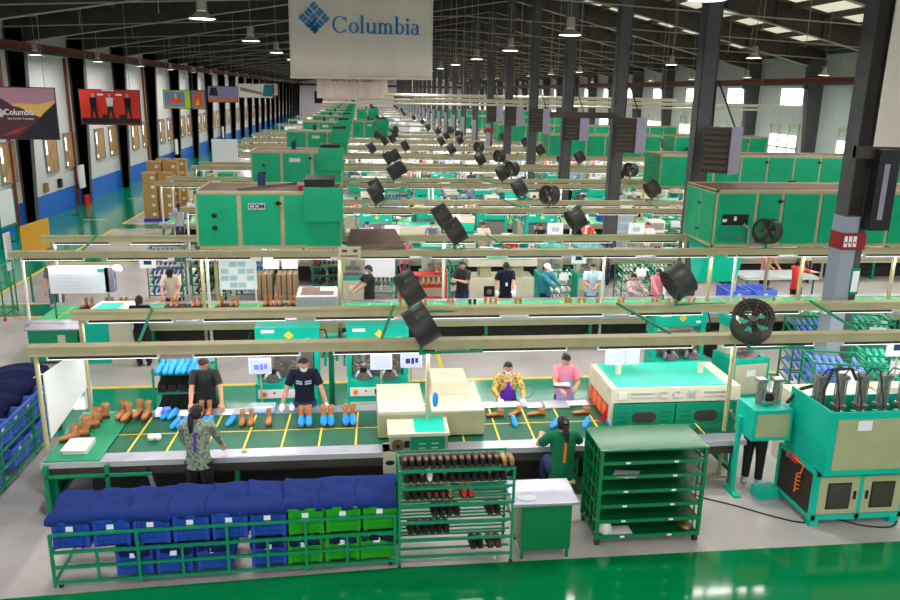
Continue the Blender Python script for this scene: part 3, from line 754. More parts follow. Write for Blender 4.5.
def conveyor(x0, x1, y0, y1, k, z=.80, belt='belt', bright=False, lines=True, front='offwhite'):
    t = empty('conveyor_table', (0, 0, 0)); d = .17
    MB().box(x0, x1, y0, y0+.26, z-.04, z, 'steel').box(x0, x1, y0-.012, y0, z-.08, z+.002, 'steelflat').build('front_worktop', t, 'stainless steel worktop strip')
    MB().box(x0, x1, y1-.26, y1, z-.04, z, 'steel').build('back_worktop', t)
    m = MB().box(x0+.15, x1, y0+.26, y1-.26, z-.05, z-.012, 'beltbright' if bright else belt); m.build('belt', t, 'green belt with yellow lines')
    if lines:
        m = MB(); ym = (y0+y1)/2; zz = z-.010
        m.box(x0+.3, x1-.1, ym-.012, ym+.012, zz-.003, zz, 'yellow')
        n = int((x1-x0)/.52)
        for i in range(1, n):
            x = x0+i*(x1-x0)/n; m.add([(x-.014, y0+.27, zz), (x+.014, y0+.27, zz), (x+.05, y1-.27, zz), (x+.022, y1-.27, zz)], [(0, 1, 2, 3)], 'yellow')
        m.build('belt_lines', t, 'yellow lines')
    MB().box(x0+.1, x1-.1, y0+.02, y0+.06, z-.22, z-.05, 'darksteel' if k == 0 else 'olive').box(x0+.1, x1-.1, y1-.06, y1-.02, z-.22, z-.05, 'olive').build('side_rail', t)
    if k < 6: MB().box(x0+.5, x1-.6, y0+.45, y1-.45, .04, .42, 'rubber').build('drive_housing', t, 'dark drive housing under the belt')  # dark box added below the belt to stand in for the shade there
    n = max(2, int((x1-x0)/2.3))
    for i in range(n+1):
        x = x0+.12+(x1-x0-.24)*i/n
        MB().box(x-.035, x+.035, y0+.10, y0+.17, 0, z-.05, 'pipegreen').box(x-.035, x+.035, y1-.17, y1-.10, 0, z-.05, 'pipegreen').box(x-.03, x+.03, y0+.17, y1-.17, .18, .24, 'pipegreen').build('leg_frame', t)
    tag(t, 'long %s green conveyor table with steel edges on the %s line%s' % ('bright' if bright else 'dark', ordn(k+1), '' if k == 0 else ''), 'conveyor')
    return t
def oven(x0, x1, y0, d, z0, z1, panels, marks=True, k=1, right=False):
    t = empty('overhead_oven', (x0, y0, 0)); W = x1-x0
    m = MB().box(0, W, 0, d, z0, z0+.06, 'tan').box(0, W, .02, d-.02, z0+.06, z1-.03, 'tan')
    for x in (0, W-.05):
        for y in (0, d-.05): m.box(x, x+.05, y, y+.05, z0, z1, 'tan')
    m.box(0, W, 0, .05, z1-.06, z1, 'tan').box(0, W, d-.05, d, z1-.06, z1, 'tan').box(0, .05, 0, d, z1-.06, z1, 'tan').box(W-.05, W, 0, d, z1-.06, z1, 'tan')
    m.build('body', t, 'tan steel frame of the oven')
    MB().box(.05, W-.05, .05, d-.05, z1-.035, z1-.02, 'rust').build('top_tray', t, 'rusty brown flat top')
    xs_ = [0]+panels+[W]
    for i in range(len(xs_)-1):
        a, b = xs_[i]+.05, xs_[i+1]-.05
        p = MB().box(a, b, -.012, .02, z0+.09, z1-.09, 'oven').build('door_panel', t, 'green painted panel')
        if i % 2 == 1: MB().box(b-.10, b+.06, -.04, -.012, z1-.28, z1-.24, 'black').box(b-.05, b, -.04, -.012, z1-.31, z1-.21, 'black').build('latch', p)
        if i == 0 and marks and not right:
            for z in (.42, .78): MB().ball((a+(b-a)*.42, -.02, z0+.15+z*(z1-z0)*.6), (.06, .012, .055), 'black', 8, 6).build('vent_knob', p)
    for i, (a, b) in enumerate(((.06, d/2-.03), (d/2+.03, d-.06))):
        MB().box(-.012, .02, a, b, z0+.09, z1-.09, 'oven').build('side_panel', t)
        MB().box(W-.02, W+.012, a, b, z0+.09, z1-.09, 'oven').build('side_panel', t)
    if right: MB().box(-.04, -.012, d/2-.08, d/2+.08, z1-.42, z1-.38, 'black').box(-.04, -.012, d/2-.08, d/2+.08, z0+.3, z0+.34, 'black').build('side_latch', t)
    for x in (.06, W-.06) if W < 5 else (.06, W*.33, W*.66, W-.06):
        for y in (.06, d-.06): MB().box(x-.035, x+.035, y-.035, y+.035, 0, z0, 'tan').build('leg', t)
    return t
# ================================================================== FIRST LINE (front)
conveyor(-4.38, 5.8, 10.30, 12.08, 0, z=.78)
rail(10.68, -4.5, 11.0, 0, (-4.42, 5.62), 'front', 2.27); rail(12.5, -4.55, 11.5, 0, (-4.42, 6.6), 'back')
put_fan(0, .85, 10.50, 0, 2.20); put_fan(1, 5.72, 10.42, 0, 2.20); put_fan(0, .80, 12.42, 0, 2.26); put_fan(0, 5.40, 12.42, 0, 2.33)
tag(MB().tube((.97, 10.72, 0), (.97, 10.72, 2.2), .03, 'tan', 8).build('fan_post'), 'thin tan post under the front fan behind the cream slanted machine', 'post')
tag(MB().tube((5.70, 10.7, 1.1), (6.35, 11.1, .1), .018, 'tan', 6).build('brace'), 'thin tan diagonal brace behind the front rail post', 'brace')
# bin trolley
TILT = .032
def ty(x): return TILT*(x+1.62)-.02
t = empty('bin_trolley', (-1.62, 9.08, 0), TILT); X0, X1, Y0, Y1 = -2.02, 2.0, -.50, .45
m = MB(); rf_ = 'pipegreen'
for y in (Y0, Y1):
    for z in (.10, .50) + ((.30, .73) if y == Y0 else ()): m.box(X0, X1, y-.016, y+.016, z-.016, z+.016, rf_)
    for x in (X0, X0+.95*1.02, X0+2.0, X0+2.93, X1): m.box(x-.017, x+.017, y-.017, y+.017, .04, .74 if y == Y0 else .55, rf_)
    for x in (X0+.5, X0+1.47, X0+2.47, X0+3.43): m.box(x-.015, x+.015, y-.015, y+.015, .08, .50, rf_)
for x in (X0, X0+1, X0+2, X0+3, X1):
    for z in (.10, .50): m.box(x-.014, x+.014, Y0, Y1, z-.014, z+.014, rf_)
m.build('frame', t)
for y in (-.18, .15):
    for z in (.10, .50): MB().box(X0, X1, y-.012, y+.012, z-.012, z+.012, rf_).build('shelf_bar', t)
for x in (X0+.05, X1-.05):
    for y in (Y0+.05, Y1-.05): MB().tube((x-.02, y, .035), (x+.02, y, .035), .035, 'rubber', 10).build('caster', t)
tag(t, 'long two-tier green tube trolley carrying blue and green bins in front', 'trolley')
CB = Proto(crate, 'binblue', 'bindeep'); CG = Proto(crate, 'bingreen', 'bingreen')
for i in range(9):
    x = -3.41+.452*i; g = i >= 6
    auto((CG if g else CB).put((x, 8.93+ty(x), .518), TILT, (1, 1, 1.15)), ('green' if g else 'blue')+' plastic bin', 'on the top tier of the front trolley', 'bin')
LOWX = (-2.73, -2.27, -1.80, -1.155, -.72, -.265, .17)
for i, x in enumerate(LOWX):
    auto((CG if i > 3 else CB).put((x, 8.93+ty(x), .118), TILT), ('green' if i > 3 else 'blue')+' plastic bin', 'on the bottom tier of the front trolley', 'bin')
def cloth_piece(x0, x1, seed, y0=8.58, y1=9.42, z=.91, m_='navy', along='x'):
    r = random.Random(seed); ph = [r.uniform(0, 6) for _ in range(6)]
    def fn(u, v):
        x = x0+(x1-x0)*u+.02*math.sin(9*v+ph[0]); y = y0+(y1-y0)*v
        zz = z+.010*math.sin(5*u+ph[1]+4*v)+.006*math.sin(11*u+ph[2])*math.sin(7*v+ph[3])+.003*math.sin(17*v+ph[4]+6*u)+.016*(1-u)
        if v < .12: zz -= (.12-v)*.75; y = y0+(y1-y0)*.06+.01*math.sin(14*u+ph[5])
        if v > .9: zz -= (v-.9)*.8
        return (x, y, zz)
    m = MB().grid(fn, 16, 20, m_)
    o = m.build('cover_cloth')
    md = o.modifiers.new('thick', 'SOLIDIFY'); md.thickness = .012
    return o
for i in range(9):
    x0 = -3.67+.448*i
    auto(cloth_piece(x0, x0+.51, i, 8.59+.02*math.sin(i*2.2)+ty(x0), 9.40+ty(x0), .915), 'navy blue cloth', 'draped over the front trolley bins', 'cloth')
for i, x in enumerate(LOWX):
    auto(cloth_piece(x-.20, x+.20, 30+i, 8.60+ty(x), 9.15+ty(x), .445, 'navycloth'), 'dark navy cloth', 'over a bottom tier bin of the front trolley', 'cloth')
# shoe rack
t = empty('shoe_rack', (1.16, 8.90, 0)); m = MB(); X = .71
for x in (-X, X):
    for y in (-.28, .28): m.box(x-.016, x+.016, y-.016, y+.016, .05, 1.33, 'pipegreen')
    m.bar((x, -.28, .62), (x, .28, .62), .022, 'pipegreen').bar((x, -.28, 1.32), (x, .28, 1.32), .022, 'pipegreen')
m.build('frame', t)
tiers = (.14, .38, .62, .86, 1.09, 1.32)
for z in tiers:
    m = MB().box(-X, X, -.29, -.262, z-.016, z+.016, 'pipegreen')
    for y, dz in ((-.12, .0), (.02, .0), (.14, .0), (.27, .0)) if z > 1.3 else ((-.12, .02), (.02, .04), (.14, .06), (.27, .08)): m.box(-X, X, y-.011, y+.011, z+dz-.011, z+dz+.011, 'pipegreen')
    m.build('shelf', t)
for x in (-X, X):
    for y in (-.28, .28): MB().tube((x-.02, y, .03), (x+.02, y, .03), .03, 'rubber', 8).build('caster', t)
tag(t, 'green six-tier tube rack full of shoes beside the bin trolley', 'rack')
SHP = {'black': Proto(shoe, 'black', 'leather'), 'dark': Proto(shoe, 'leatherdark', 'black'), 'white': Proto(shoe, 'offwhite', 'paper'), 'red': Proto(shoe, 'red', 'turq'), 'tan': Proto(shoe, 'brass', 'skin'), 'blackn': Proto(shoe, 'black', 'black')}
def rack_shoe(kind, x, tier, y=8.75):
    x -= .02; y = min(y, 8.75)
    nm = {'black': 'black shoe with tan insole', 'dark': 'dark brown shoe', 'white': 'off-white shoe', 'red': 'red shoe with turquoise insole', 'tan': 'black and tan shoe', 'blackn': 'plain black shoe'}[kind]
    auto(SHP[kind].put((x, y, tiers[tier]+(.014 if tier == 5 else .040)), 0, (1.12, 1.15, 1.35)), nm, 'on tier %d of the six-tier green rack' % (6-tier) if False else 'on the %s tier of the rack' % ('top', 'second', 'third', 'fourth', 'fifth', 'bottom')[5-tier], 'shoe')
for i in range(8):
    for d in (0, .086): rack_shoe('tan' if i == 7 else 'black', .54+.176*i+d, 5, 8.76 if i < 7 else 8.70)
for i, k_ in enumerate(('blackn', 'blackn', 'black', 'white', 'blackn', 'black', 'blackn', 'blackn', 'blackn', 'blackn', 'blackn', 'black', 'blackn', 'blackn')): rack_shoe(k_, .57+.093*i, 4)
for i, k_ in enumerate(('blackn', 'blackn', 'blackn', 'dark', 'dark', 'dark', 'tan', None, 'red', 'red')):
    if k_: rack_shoe(k_, .58+.088*i, 3)
for x in (.92, 1.01, 1.10, 1.20): rack_shoe('blackn', x, 2)
for x in (1.62, 1.72): rack_shoe('blackn', x, 2)
for x in (.62, .71, .80, .89, .98, 1.07): rack_shoe('blackn', x, 1)
for x, k_ in ((1.42, 'blackn'), (1.51, 'blackn'), (1.64, 'dark'), (1.74, 'dark')): rack_shoe(k_, x, 0)
# cabinet
t = empty('steel_topped_cabinet', (2.29, 8.92, 0))
MB().box(-.29, .36, -.26, .26, .13, .81, 'rackgreen').box(-.285, .355, -.266, -.26, .15, .79, 'rackgreen').build('body', t, bevel=.006)
MB().box(-.43, .42, -.36, .28, .81, .85, 'steel').build('worktop', t, 'stainless steel worktop', bevel=.004)
for x in (-.26, .33):
    for y in (-.23, .23): MB().box(x-.018, x+.018, y-.018, y+.018, 0, .13, 'rackgreen').build('leg', t)
tag(t, 'green box cabinet with a stainless steel top beside the shoe rack', 'cabinet')
tag(MB().add([(-.1, -.06, 0), (.12, -.09, 0), (.13, .05, 0), (-.1, .07, 0), (-.1, -.06, .004), (.12, -.09, .004), (.13, .05, .004), (-.1, .07, .004)], [(0, 3, 2, 1), (4, 5, 6, 7), (0, 1, 5, 4), (1, 2, 6, 5), (2, 3, 7, 6), (3, 0, 4, 7)], 'paper').build('paper_sheet', loc=(2.05, 8.72, .853)), 'white paper sheet lying on the steel topped cabinet', 'paper')
# shelf trolley
t = empty('shelf_trolley', (3.77, 9.22, 0)); W = .70
MB().box(-W-.03, W+.03, -.36, .38, 1.37, 1.40, 'rackgreen').build('top_panel', t, bevel=.006)
m = MB()
for x in (-W, W):
    for y in (-.33, .35): m.box(x-.022, x+.022, y-.022, y+.022, .1, 1.38, 'rackgreen')
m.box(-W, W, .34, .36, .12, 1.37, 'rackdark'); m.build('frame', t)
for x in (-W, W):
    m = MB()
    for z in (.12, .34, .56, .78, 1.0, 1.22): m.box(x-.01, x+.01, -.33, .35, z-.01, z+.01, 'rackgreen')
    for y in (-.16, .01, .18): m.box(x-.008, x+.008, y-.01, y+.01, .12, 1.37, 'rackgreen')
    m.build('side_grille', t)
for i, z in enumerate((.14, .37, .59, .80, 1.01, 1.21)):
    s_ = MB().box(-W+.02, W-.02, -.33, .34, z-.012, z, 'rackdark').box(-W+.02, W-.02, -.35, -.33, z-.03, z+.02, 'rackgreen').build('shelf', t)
    for x in (-.35, .3): MB().box(x-.03, x+.03, -.354, -.35, z-.018, z+.008, 'paper').build('shelf_label', s_)
for x in (-W+.02, W-.02):
    for y in (-.3, .32): MB().tube((x-.025, y, .05), (x+.025, y, .05), .05, 'rubber', 12).build('caster', t)
tag(t, 'green trolley of six empty shelves with a flat glossy top', 'trolley')
m = MB().add([(-.2, -.1, 0), (.1, -.16, 0), (.22, .02, .0), (-.1, .08, 0), (-.2, -.1, .006), (.1, -.16, .006), (.22, .02, .006), (-.1, .08, .006)], [(0, 3, 2, 1), (4, 5, 6, 7), (0, 1, 5, 4), (1, 2, 6, 5), (2, 3, 7, 6), (3, 0, 4, 7)], 'steelflat')
tag(m.build('steel_sheet', loc=(3.42, 8.98, 1.012)), 'grey sheet lying on the second shelf of the green trolley', 'sheet')
tag(MB().box(-.16, .16, -.12, .12, 0, .004, 'paper').build('paper_sheet', loc=(3.42, 9.0, .143)), 'white paper on the bottom shelf of the green trolley', 'paper')
def bag(m_, s=(.1, .09, .12)):
    r = random.Random(5); return MB().ball((0, 0, s[2]*.9), s, m_, 12, 8, lambda x, y, z: (x*(1+.2*math.sin(30*z+3*x)), y*(1+.15*math.cos(40*x)), max(0, z)))
tag(bag('offwhite').build('plastic_bag', loc=(3.20, 8.95, .143)), 'crumpled clear plastic bag on the bottom trolley shelf', 'bag')
tag(bag('brass', (.07, .1, .05)).build('paper_parcel', loc=(4.33, 9.0, .143)), 'tan paper parcel at the right of the bottom trolley shelf', 'parcel')
# big press machine at the right
t = empty('moulding_press', (6.90, 9.60, 0))
b = MB().box(-.66, .66, -.46, .44, .12, .79, 'turqdark')
for x in (-.68, -.03, .62): b.box(x, x+.06, -.50, -.46, .10, .84, 'turq')
b.box(-.68, .68, -.50, -.46, .10, .18, 'turq').box(-.68, .68, -.50, -.46, .77, .84, 'turq').box(-.702, -.662, -.498, -.44, .102, .838, 'turq').box(-.702, -.662, .42, .48, .102, .838, 'turq').box(-.701, -.661, -.44, .42, .102, .16, 'turq').box(-.701, -.661, -.44, .42, .78, .838, 'turq')
b.build('lower_cabinet', t)
MB().box(-.690, -.665, -.438, .418, .162, .778, 'mesh').build('side_grille', t, 'dark mesh side panel')
for x0, x1 in ((-.62, -.03), (.03, .62)):
    d_ = MB().box(x0, x1, -.505, -.48, .19, .76, 'olive').build('door', t, 'olive door with dark window', bevel=.004)
    MB().box(x0+.12, x1-.12, -.51, -.504, .27, .67, 'black').box(x0+.14, x1-.14, -.512, -.509, .29, .65, 'glassdark').build('window', d_)
    hx = x1-.06 if x0 < 0 else x0+.06
    MB().box(hx-.015, hx+.015, -.525, -.505, .42, .54, 'black').build('handle', d_)
for x in (-.60, .60):
    for y in (-.42, .4): MB().prism([(x-.09, 0), (x+.07, 0), (x+.04, .12), (x-.05, .12)], y-.06, y+.06, 'turq').build('foot', t)
X0, X1, Y0, Y1 = -.66, 1.5, -.60, .42
b = MB().box(X0, X1, Y0, Y0+.03, .84, 1.76, 'turq').box(X0-.003, X0+.03, Y0+.031, Y1, .845, 1.755, 'turq').box(X1-.03, X1, Y0, Y1, .84, 1.76, 'turq').box(X0, X1, Y1-.03, Y1, .84, 1.60, 'turq').box(X0+.031, X1-.031, Y0+.031, Y1-.031, .85, .90, 'turq').box(X0+.031, X1-.031, Y0+.031, Y1-.031, 1.28, 1.30, 'turqdark')
b.build('upper_cabinet', t, 'open-topped turquoise cabinet')
for x0, x1 in ((X0+.09, .42), (.425, X1-.05)):
    d_ = MB().box(x0, x1, Y0-.014, Y0, .92, 1.66, 'olive').build('door', t, 'olive flat door')
    MB().box((x1 if x0 < 0 else x0)+.02, (x1 if x0 < 0 else x0)+.045, Y0-.03, Y0-.014, 1.17, 1.27, 'black').build('handle', d_) if x0 > 0 else MB().box(-.28, -.08, Y0-.018, Y0-.014, 1.50, 1.64, 'paper').build('paper_notice', d_)
for i in range(6):
    x = -.45+.33*i; y = .10 if i < 5 else .25
    m = MB()
    for a in range(4): m.tube((x+(.05 if a % 2 else -.05), y+(.05 if a > 1 else -.05), 1.55), (x+(.05 if a % 2 else -.05), y+(.05 if a > 1 else -.05), 2.02), .011, 'steel', 6)
    m.tube((x, y, 1.58), (x, y, 1.98), .058, 'gunmetal', 12).cb((x, y, 2.0), (.15, .15, .05), 'gunmetal').cb((x, y, 1.56), (.16, .16, .05), 'gunmetal'); m.tube((x, y, 1.3), (x, y, 1.55), .035, 'steel', 8)
    m.cb((x, y-.05, 1.42), (.2, .2, .10), 'turqdark'); m.build('press_cylinder', t, 'steel press cylinder')
m = MB(); r = random.Random(2)
for i in range(26):
    x, y = r.uniform(-.58, 1.35), r.uniform(-.50, -.08); m.cb((x, y, 1.34+r.uniform(0, .08)), (.05, .05, .10), r.choice(('black', 'red', 'paper', 'gunmetal', 'orange', 'brass', 'black')))
m.build('valves', t)
m = MB()
for i in range(5):
    x = -.45+.33*i; m.path([(x, .1, 1.98), (x+.06, .05, 2.14), (x+.16, 0, 2.12), (x+.22, -.08, 1.7), (x+.2, -.15, 1.45)], .010, 'rubber')
m.path([(-.55, -.2, 1.5), (-.50, -.1, 1.9), (-.35, 0, 2.15), (0, .1, 2.12), (.1, .1, 1.95)], .022, 'rubber'); m.build('hoses', t)
# the small swing station on its left side
x0, x1, y0 = -1.31, -.72, .20
MB().box(x0, x1, y0, y0+.50, 1.0, 1.47, 'turq').box(x0-.05, x0, y0+.3, y0+.38, 0, 1.25, 'turq').box(x0-.07, x0+.04, y0+.15, y0+.5, 0, .04, 'turq').box(x1-.03, x1+.06, y0+.1, y0+.4, 1.05, 1.4, 'turqdark').build('side_station', t)
MB().box(x0+.05, x1-.05, y0-.012, y0, 1.06, 1.41, 'olive').build('station_door', t, 'olive door of the side station')
for x in (x0+.18, x1-.16): 
    MB().tube((x, y0+.25, 1.47), (x, y0+.25, 1.85), .05, 'gunmetal', 12).cb((x, y0+.25, 1.85), (.14, .14, .04), 'gunmetal').tube((x+.08, y0+.25, 1.47), (x+.08, y0+.25, 1.85), .012, 'steel', 6).build('press_cylinder', t, 'small steel press cylinder')
MB().path([(x1, y0+.2, 1.5), (x1+.12, y0+.1, 1.75), (x1+.3, y0, 1.85), (x1+.35, y0-.1, 1.6)], .028, 'rubber').build('hose', t)
MB().ball((x0+.36, y0+.3, 1.56), (.12, .09, .07), 'black', 10, 8).build('rubber_pad', t)
m = MB()
for i in range(22):
    a_ = i*1.3; m.tube((-.74+.035*math.cos(a_), -.16+.03*math.sin(a_), .66-.013*i), (-.74+.035*math.cos(a_+1.3), -.16+.03*math.sin(a_+1.3), .66-.013*(i+1)), .009, 'orange', 5)
m.path([(-.74, -.2, .66), (-.72, -.22, .80), (-.78, -.1, .86)], .010, 'orange'); m.build('coiled_air_hose', t, 'orange coiled air hose')
MB().cb((-.75, -.05, .82), (.05, .14, .07), 'red').cb((-.76, .08, .84), (.07, .08, .09), 'gunmetal').build('air_gun', t, 'red and grey air gun')
tag(t, 'large turquoise press machine with olive doors and rows of steel cylinders', 'machine')
t = empty('foot_pedal', (6.02, 10.0, 0)); MB().box(-.17, .17, -.12, .12, 0, .16, 'turq').build('guard', t, bevel=.02); MB().box(.17, .24, -.05, .05, .02, .12, 'steel').build('bracket', t)
tag(t, 'turquoise foot pedal box on the floor beside the press machine', 'pedal')
m = MB(); pts = [(4.9, 10.6), (4.95, 10.1), (5.4, 9.75), (5.9, 9.35), (6.2, 9.2), (6.6, 9.3), (7.0, 9.05), (7.4, 9.0), (7.7, 9.3)]
def cr(P_, t_):
    n = len(P_)-1; i = min(int(t_*n), n-1); u = t_*n-i; p = [P_[max(0, i-1)], P_[i], P_[i+1], P_[min(n, i+2)]]
    return tuple(.5*((2*p[1][c])+(-p[0][c]+p[2][c])*u+(2*p[0][c]-5*p[1][c]+4*p[2][c]-p[3][c])*u*u+(-p[0][c]+3*p[1][c]-3*p[2][c]+p[3][c])*u**3) for c in range(2))
m.path([(*cr(pts, i/40), .014) for i in range(41)], .011, 'rubber'); tag(m.build('power_cable'), 'black power cable snaking across the floor to the press machine', 'cable')
# tunnel oven over the belt
t = empty('tunnel_oven', (3.87, 10.99, 0)); W = 2.12; D = 1.22
m = MB().prismx([(0, 1.14), (.02, 1.38), (D-.05, 1.38), (D, 1.14)], 0, W, 'cream').box(0, W, D-.04, D, .66, 1.14, 'cream').box(W-.04, W, 0, D, .66, 1.14, 'cream').box(0, .05, 0, .12, .66, 1.14, 'cream').box(0, .05, D-.12, D, .66, 1.14, 'cream').box(0, .05, .12, D-.12, 1.06, 1.14, 'cream')
m.build('hood', t, 'cream hood', bevel=.006)
MB().add([(.10, .06, 1.382), (W-.22, .06, 1.382), (W-.22, D-.08, 1.382), (.10, D-.08, 1.382), (.10, .06, 1.395), (W-.22, .06, 1.395), (W-.22, D-.08, 1.395), (.10, D-.08, 1.395)], [(0, 3, 2, 1), (4, 5, 6, 7), (0, 1, 5, 4), (1, 2, 6, 5), (2, 3, 7, 6), (3, 0, 4, 7)], 'turq').build('top_panel', t, 'turquoise top panel')
for a, b in ((.05, W/2-.01), (W/2+.01, W-.05)):
    p = MB().box(a, b, -.012, .02, .68, 1.12, 'turqdark').build('front_panel', t, 'green lower panel with oval hole')
    c = (a+b)/2
    MB().loft([[(c+(.13 if s_ > 0 else -.13)+.07*math.cos(q_), y, .90+.09*math.sin(q_)) for s_, q_ in ((1, -PI/2), (1, -PI/4), (1, 0), (1, PI/4), (1, PI/2), (-1, PI/2), (-1, 3*PI/4), (-1, PI), (-1, 5*PI/4), (-1, 3*PI/2))] for y in (-.018, -.010)], 'glassdark', smooth=False).build('viewing_hole', p)
    m = MB()
    for xx in (c-.42, c+.27):
        for zz in (.82, .90, .98): m.box(xx, xx+.15, -.016, -.012, zz, zz+.014, 'rackgreen')
    m.build('vent_slots', p)
for x, s_ in ((.83, 'C'), (1.06, 'C'), (1.31, 'M')): text_part(s_, .17, 'steelflat', 'raised_letter', t, (x, .004, 1.26), (PI/2-.08, 0, 0), .004, 1.2, .006)
m = MB()
for zz in (1.22, 1.29): m.box(.32, .70, .0, .012, zz, zz+.014, 'steelflat').box(1.52, 1.88, .0, .012, zz, zz+.014, 'steelflat')
m.build('trim_lines', t); MB().box(.12, .25, -.004, .02, 1.20, 1.32, 'offwhite').build('logo_plate', t)
for x in (.30, 1.70): MB().tube((x, .62, 1.39), (x, .62, 1.56), .05, 'cream', 10).build('exhaust_stub', t)
for i in range(11): MB().box(-.004, .004, .13+.088*i, .13+.088*i+.082, .80, 1.05, 'orange' if i % 3 else 'red').build('heat_curtain_strip', t)
MB().add([(0, .12, .80), (0, .12, 1.04), (-.16, .12, .80)], [(0, 1, 2)], 'red').build('guard_flap', t, 'red guard flap')
MB().box(.0, W, .02, .08, .60, .67, 'olive').build('under_frame', t)
for x in (.15, W-.14):
    for y in (.1, D-.15): MB().bar((x+.05, y-.05, 0), (x, y, .62), .07, 'turqdark').build('leg', t)
MB().bar((1.5, .1, .08), (W-.1, D-.15, .08), .06, 'turqdark').build('floor_brace', t)
tag(t, 'cream tunnel oven with a turquoise top at the right end of the belt', 'oven')
for x, wd in ((4.22, .34), (4.52, .24)):
    tt = empty('sign_card', (x, 11.95, 1.395)); MB().tube((0, .02, 0), (0, .02, .2), .01, 'tan', 6).build('stand', tt); MB().box(-wd/2, wd/2, -.008, .008, .04, .32, 'paper').build('board', tt)
    tag(tt, '%s pale sign board standing on the tunnel oven' % ('larger' if wd > .3 else 'smaller'), 'sign')
# slanted machine block
t = empty('cementing_machine', (.40, 10.30, 0))
MB().box(.0, .85, .05, .95, .0, .62, 'olive').box(-.10, .10, -.02, .3, .45, .78, 'cream').build('base', t)
MB().box(.0, .84, .05, .95, .62, 1.02, 'olive').build('front_case', t)
MB().prismx([(.0, 1.00), (.0, 1.05), (.92, 1.14), (.92, 1.08)], -.03, .86, 'cream').build('slanted_lid', t, 'cream slanted lid', bevel=.004)
MB().prismx([(.04, 1.058), (.04, 1.062), (.86, 1.142), (.86, 1.138)], .36, .80, 'turq').build('lid_window', t, 'turquoise lid panel')
MB().box(.30, .80, .03, .05, .62, .98, 'turqdark').build('vent_panel', t, 'green vent panel')
m = MB()
for xx in (.42, .60):
    for i in range(4): m.box(xx, xx+.10, .026, .03, .66+.07*i, .675+.07*i, 'cream')
m.build('vent_slots', t)
MB().tube((.11, .05, .86), (.11, .0, .86), .085, 'rust', 16).tube((.11, .0, .86), (.11, -.01, .86), .03, 'black', 10).build('round_socket', t)
MB().box(.21, .28, .03, .05, .82, .92, 'black').build('gauge', t)
MB().ball((-.0, -.03, .62), (.07, .012, .04), 'black', 10, 6).build('badge', t)
tag(t, 'olive machine with a slanted cream and turquoise lid behind the shoe rack', 'machine')
t = empty('cream_box_unit', (.24, 10.72, 0)); MB().box(0, .70, .0, 1.15, 1.16, 1.22, 'cream').build('lid', t, bevel=.01); MB().box(.0, .70, .02, 1.13, .80, 1.16, 'olive').build('case', t)
tag(t, 'flat-topped cream box unit on the belt, left of the fan post', 'machine unit')
t = empty('cream_chiller', (1.04, 10.75, 0)); MB().box(.0, .80, .0, 1.2, 1.16, 1.20, 'cream').build('lid', t, bevel=.01); MB().box(.0, .80, .01, 1.19, .80, 1.16, 'olive').build('case', t); MB().box(.05, .62, .62, 1.25, 1.20, 1.42, 'cream').box(.62, .64, .8, .9, 1.28, 1.33, 'black').build('upper_box', t, bevel=.01)
tag(t, 'low cream cooling tunnel over the belt, right of the fan post', 'machine unit')
tag(MB().ball((1.08, 10.66, 1.42), (.045, .04, .12), 'blue', 10, 8).build('spray_bottle') , 'bright blue bottle hanging at the fan post', 'bottle')
# machines behind the first belt
LM = Proto(lasting_machine)
tag(LM.put((-1.30, 13.45, 0)), 'turquoise lasting machine with metal clamps behind the man in navy', 'machine')
tag(LM.put((.30, 13.45, 0)), 'turquoise lasting machine beside the two screens, left of the fan post', 'machine')
def mon(x, y, z, lab, col='screen', gr='screenpat'):
    t = empty('monitor', (x, y, 0)); MB().tube((0, .04, .0), (0, .04, z+.1), .018, 'tan', 6).build('stand', t)
    MB().box(-.19, .19, -.01, .03, z, z+.28, 'white').build('bezel', t); s_ = MB().box(-.175, .175, -.014, -.01, z+.015, z+.265, col).build('screen', t)
    if gr: MB().box(-.10, -.02, -.018, -.014, z+.08, z+.17, gr).box(0, .05, -.018, -.014, z+.07, z+.18, gr).box(.07, .12, -.018, -.014, z+.09, z+.18, gr).build('graphic', t)
    tag(t, lab, 'monitor')
mon(-1.72, 12.9, 1.06, 'lit screen with blue graphics left of the man in navy'); mon(.35, 12.9, 1.09, 'blank pale violet screen in front of the right lasting machine', 'screen', None); mon(.88, 13.0, 1.08, 'pale screen with small dark symbols left of the fan post', 'screen', 'jeans')
for x in (-.55, -.20):
    t = empty('forming_machine', (x, 13.9, 0)); MB().box(-.13, .13, 0, .2, 1.18, 1.40, 'turq').box(-.13, -.08, -.1, .1, .85, 1.2, 'turq').box(.08, .13, -.1, .1, .95, 1.2, 'turqdark').build('head', t); MB().box(-.07, .07, -.02, .0, 1.15, 1.27, 'leather').build('pad', t); MB().box(-.05, .05, .05, .15, 0, 1.2, 'turqdark').build('column', t)
    tag(t, '%s small turquoise forming head between the lasting machines' % ('left' if x < -.4 else 'right'), 'machine')
t = empty('shoe_tray_rack', (-2.90, 12.62, 0)); m = MB()
for x in (-.46, .46):
    for y in (-.25, .25): m.box(x-.016, x+.016, y-.016, y+.016, .05, 1.38, 'pipegreen')
for y in (-.25, .25): m.box(-.46, .46, y-.014, y+.014, 1.28, 1.31, 'pipegreen')
m.build('frame', t)
for z in (.25, .6, .95, 1.28):
    MB().box(-.46, .46, -.25, .25, z-.02, z, 'pipegreen').build('shelf', t)
    if z < 1.2:
        m = MB()
        for i in range(5): m.prismx([(-.24, z+.02), (.2, z+.1), (.2, z+.22), (-.24, z+.14)], -.40+.16*i, -.40+.16*i+.13, 'black')
        m.build('black_trays', t)
for x in (-.46, .46):
    for y in (-.25, .25): MB().tube((x-.015, y, .03), (x+.015, y, .03), .03, 'rubber', 8).build('caster', t)
tag(t, 'green rack with black trays and blue covers behind the man in black', 'rack')
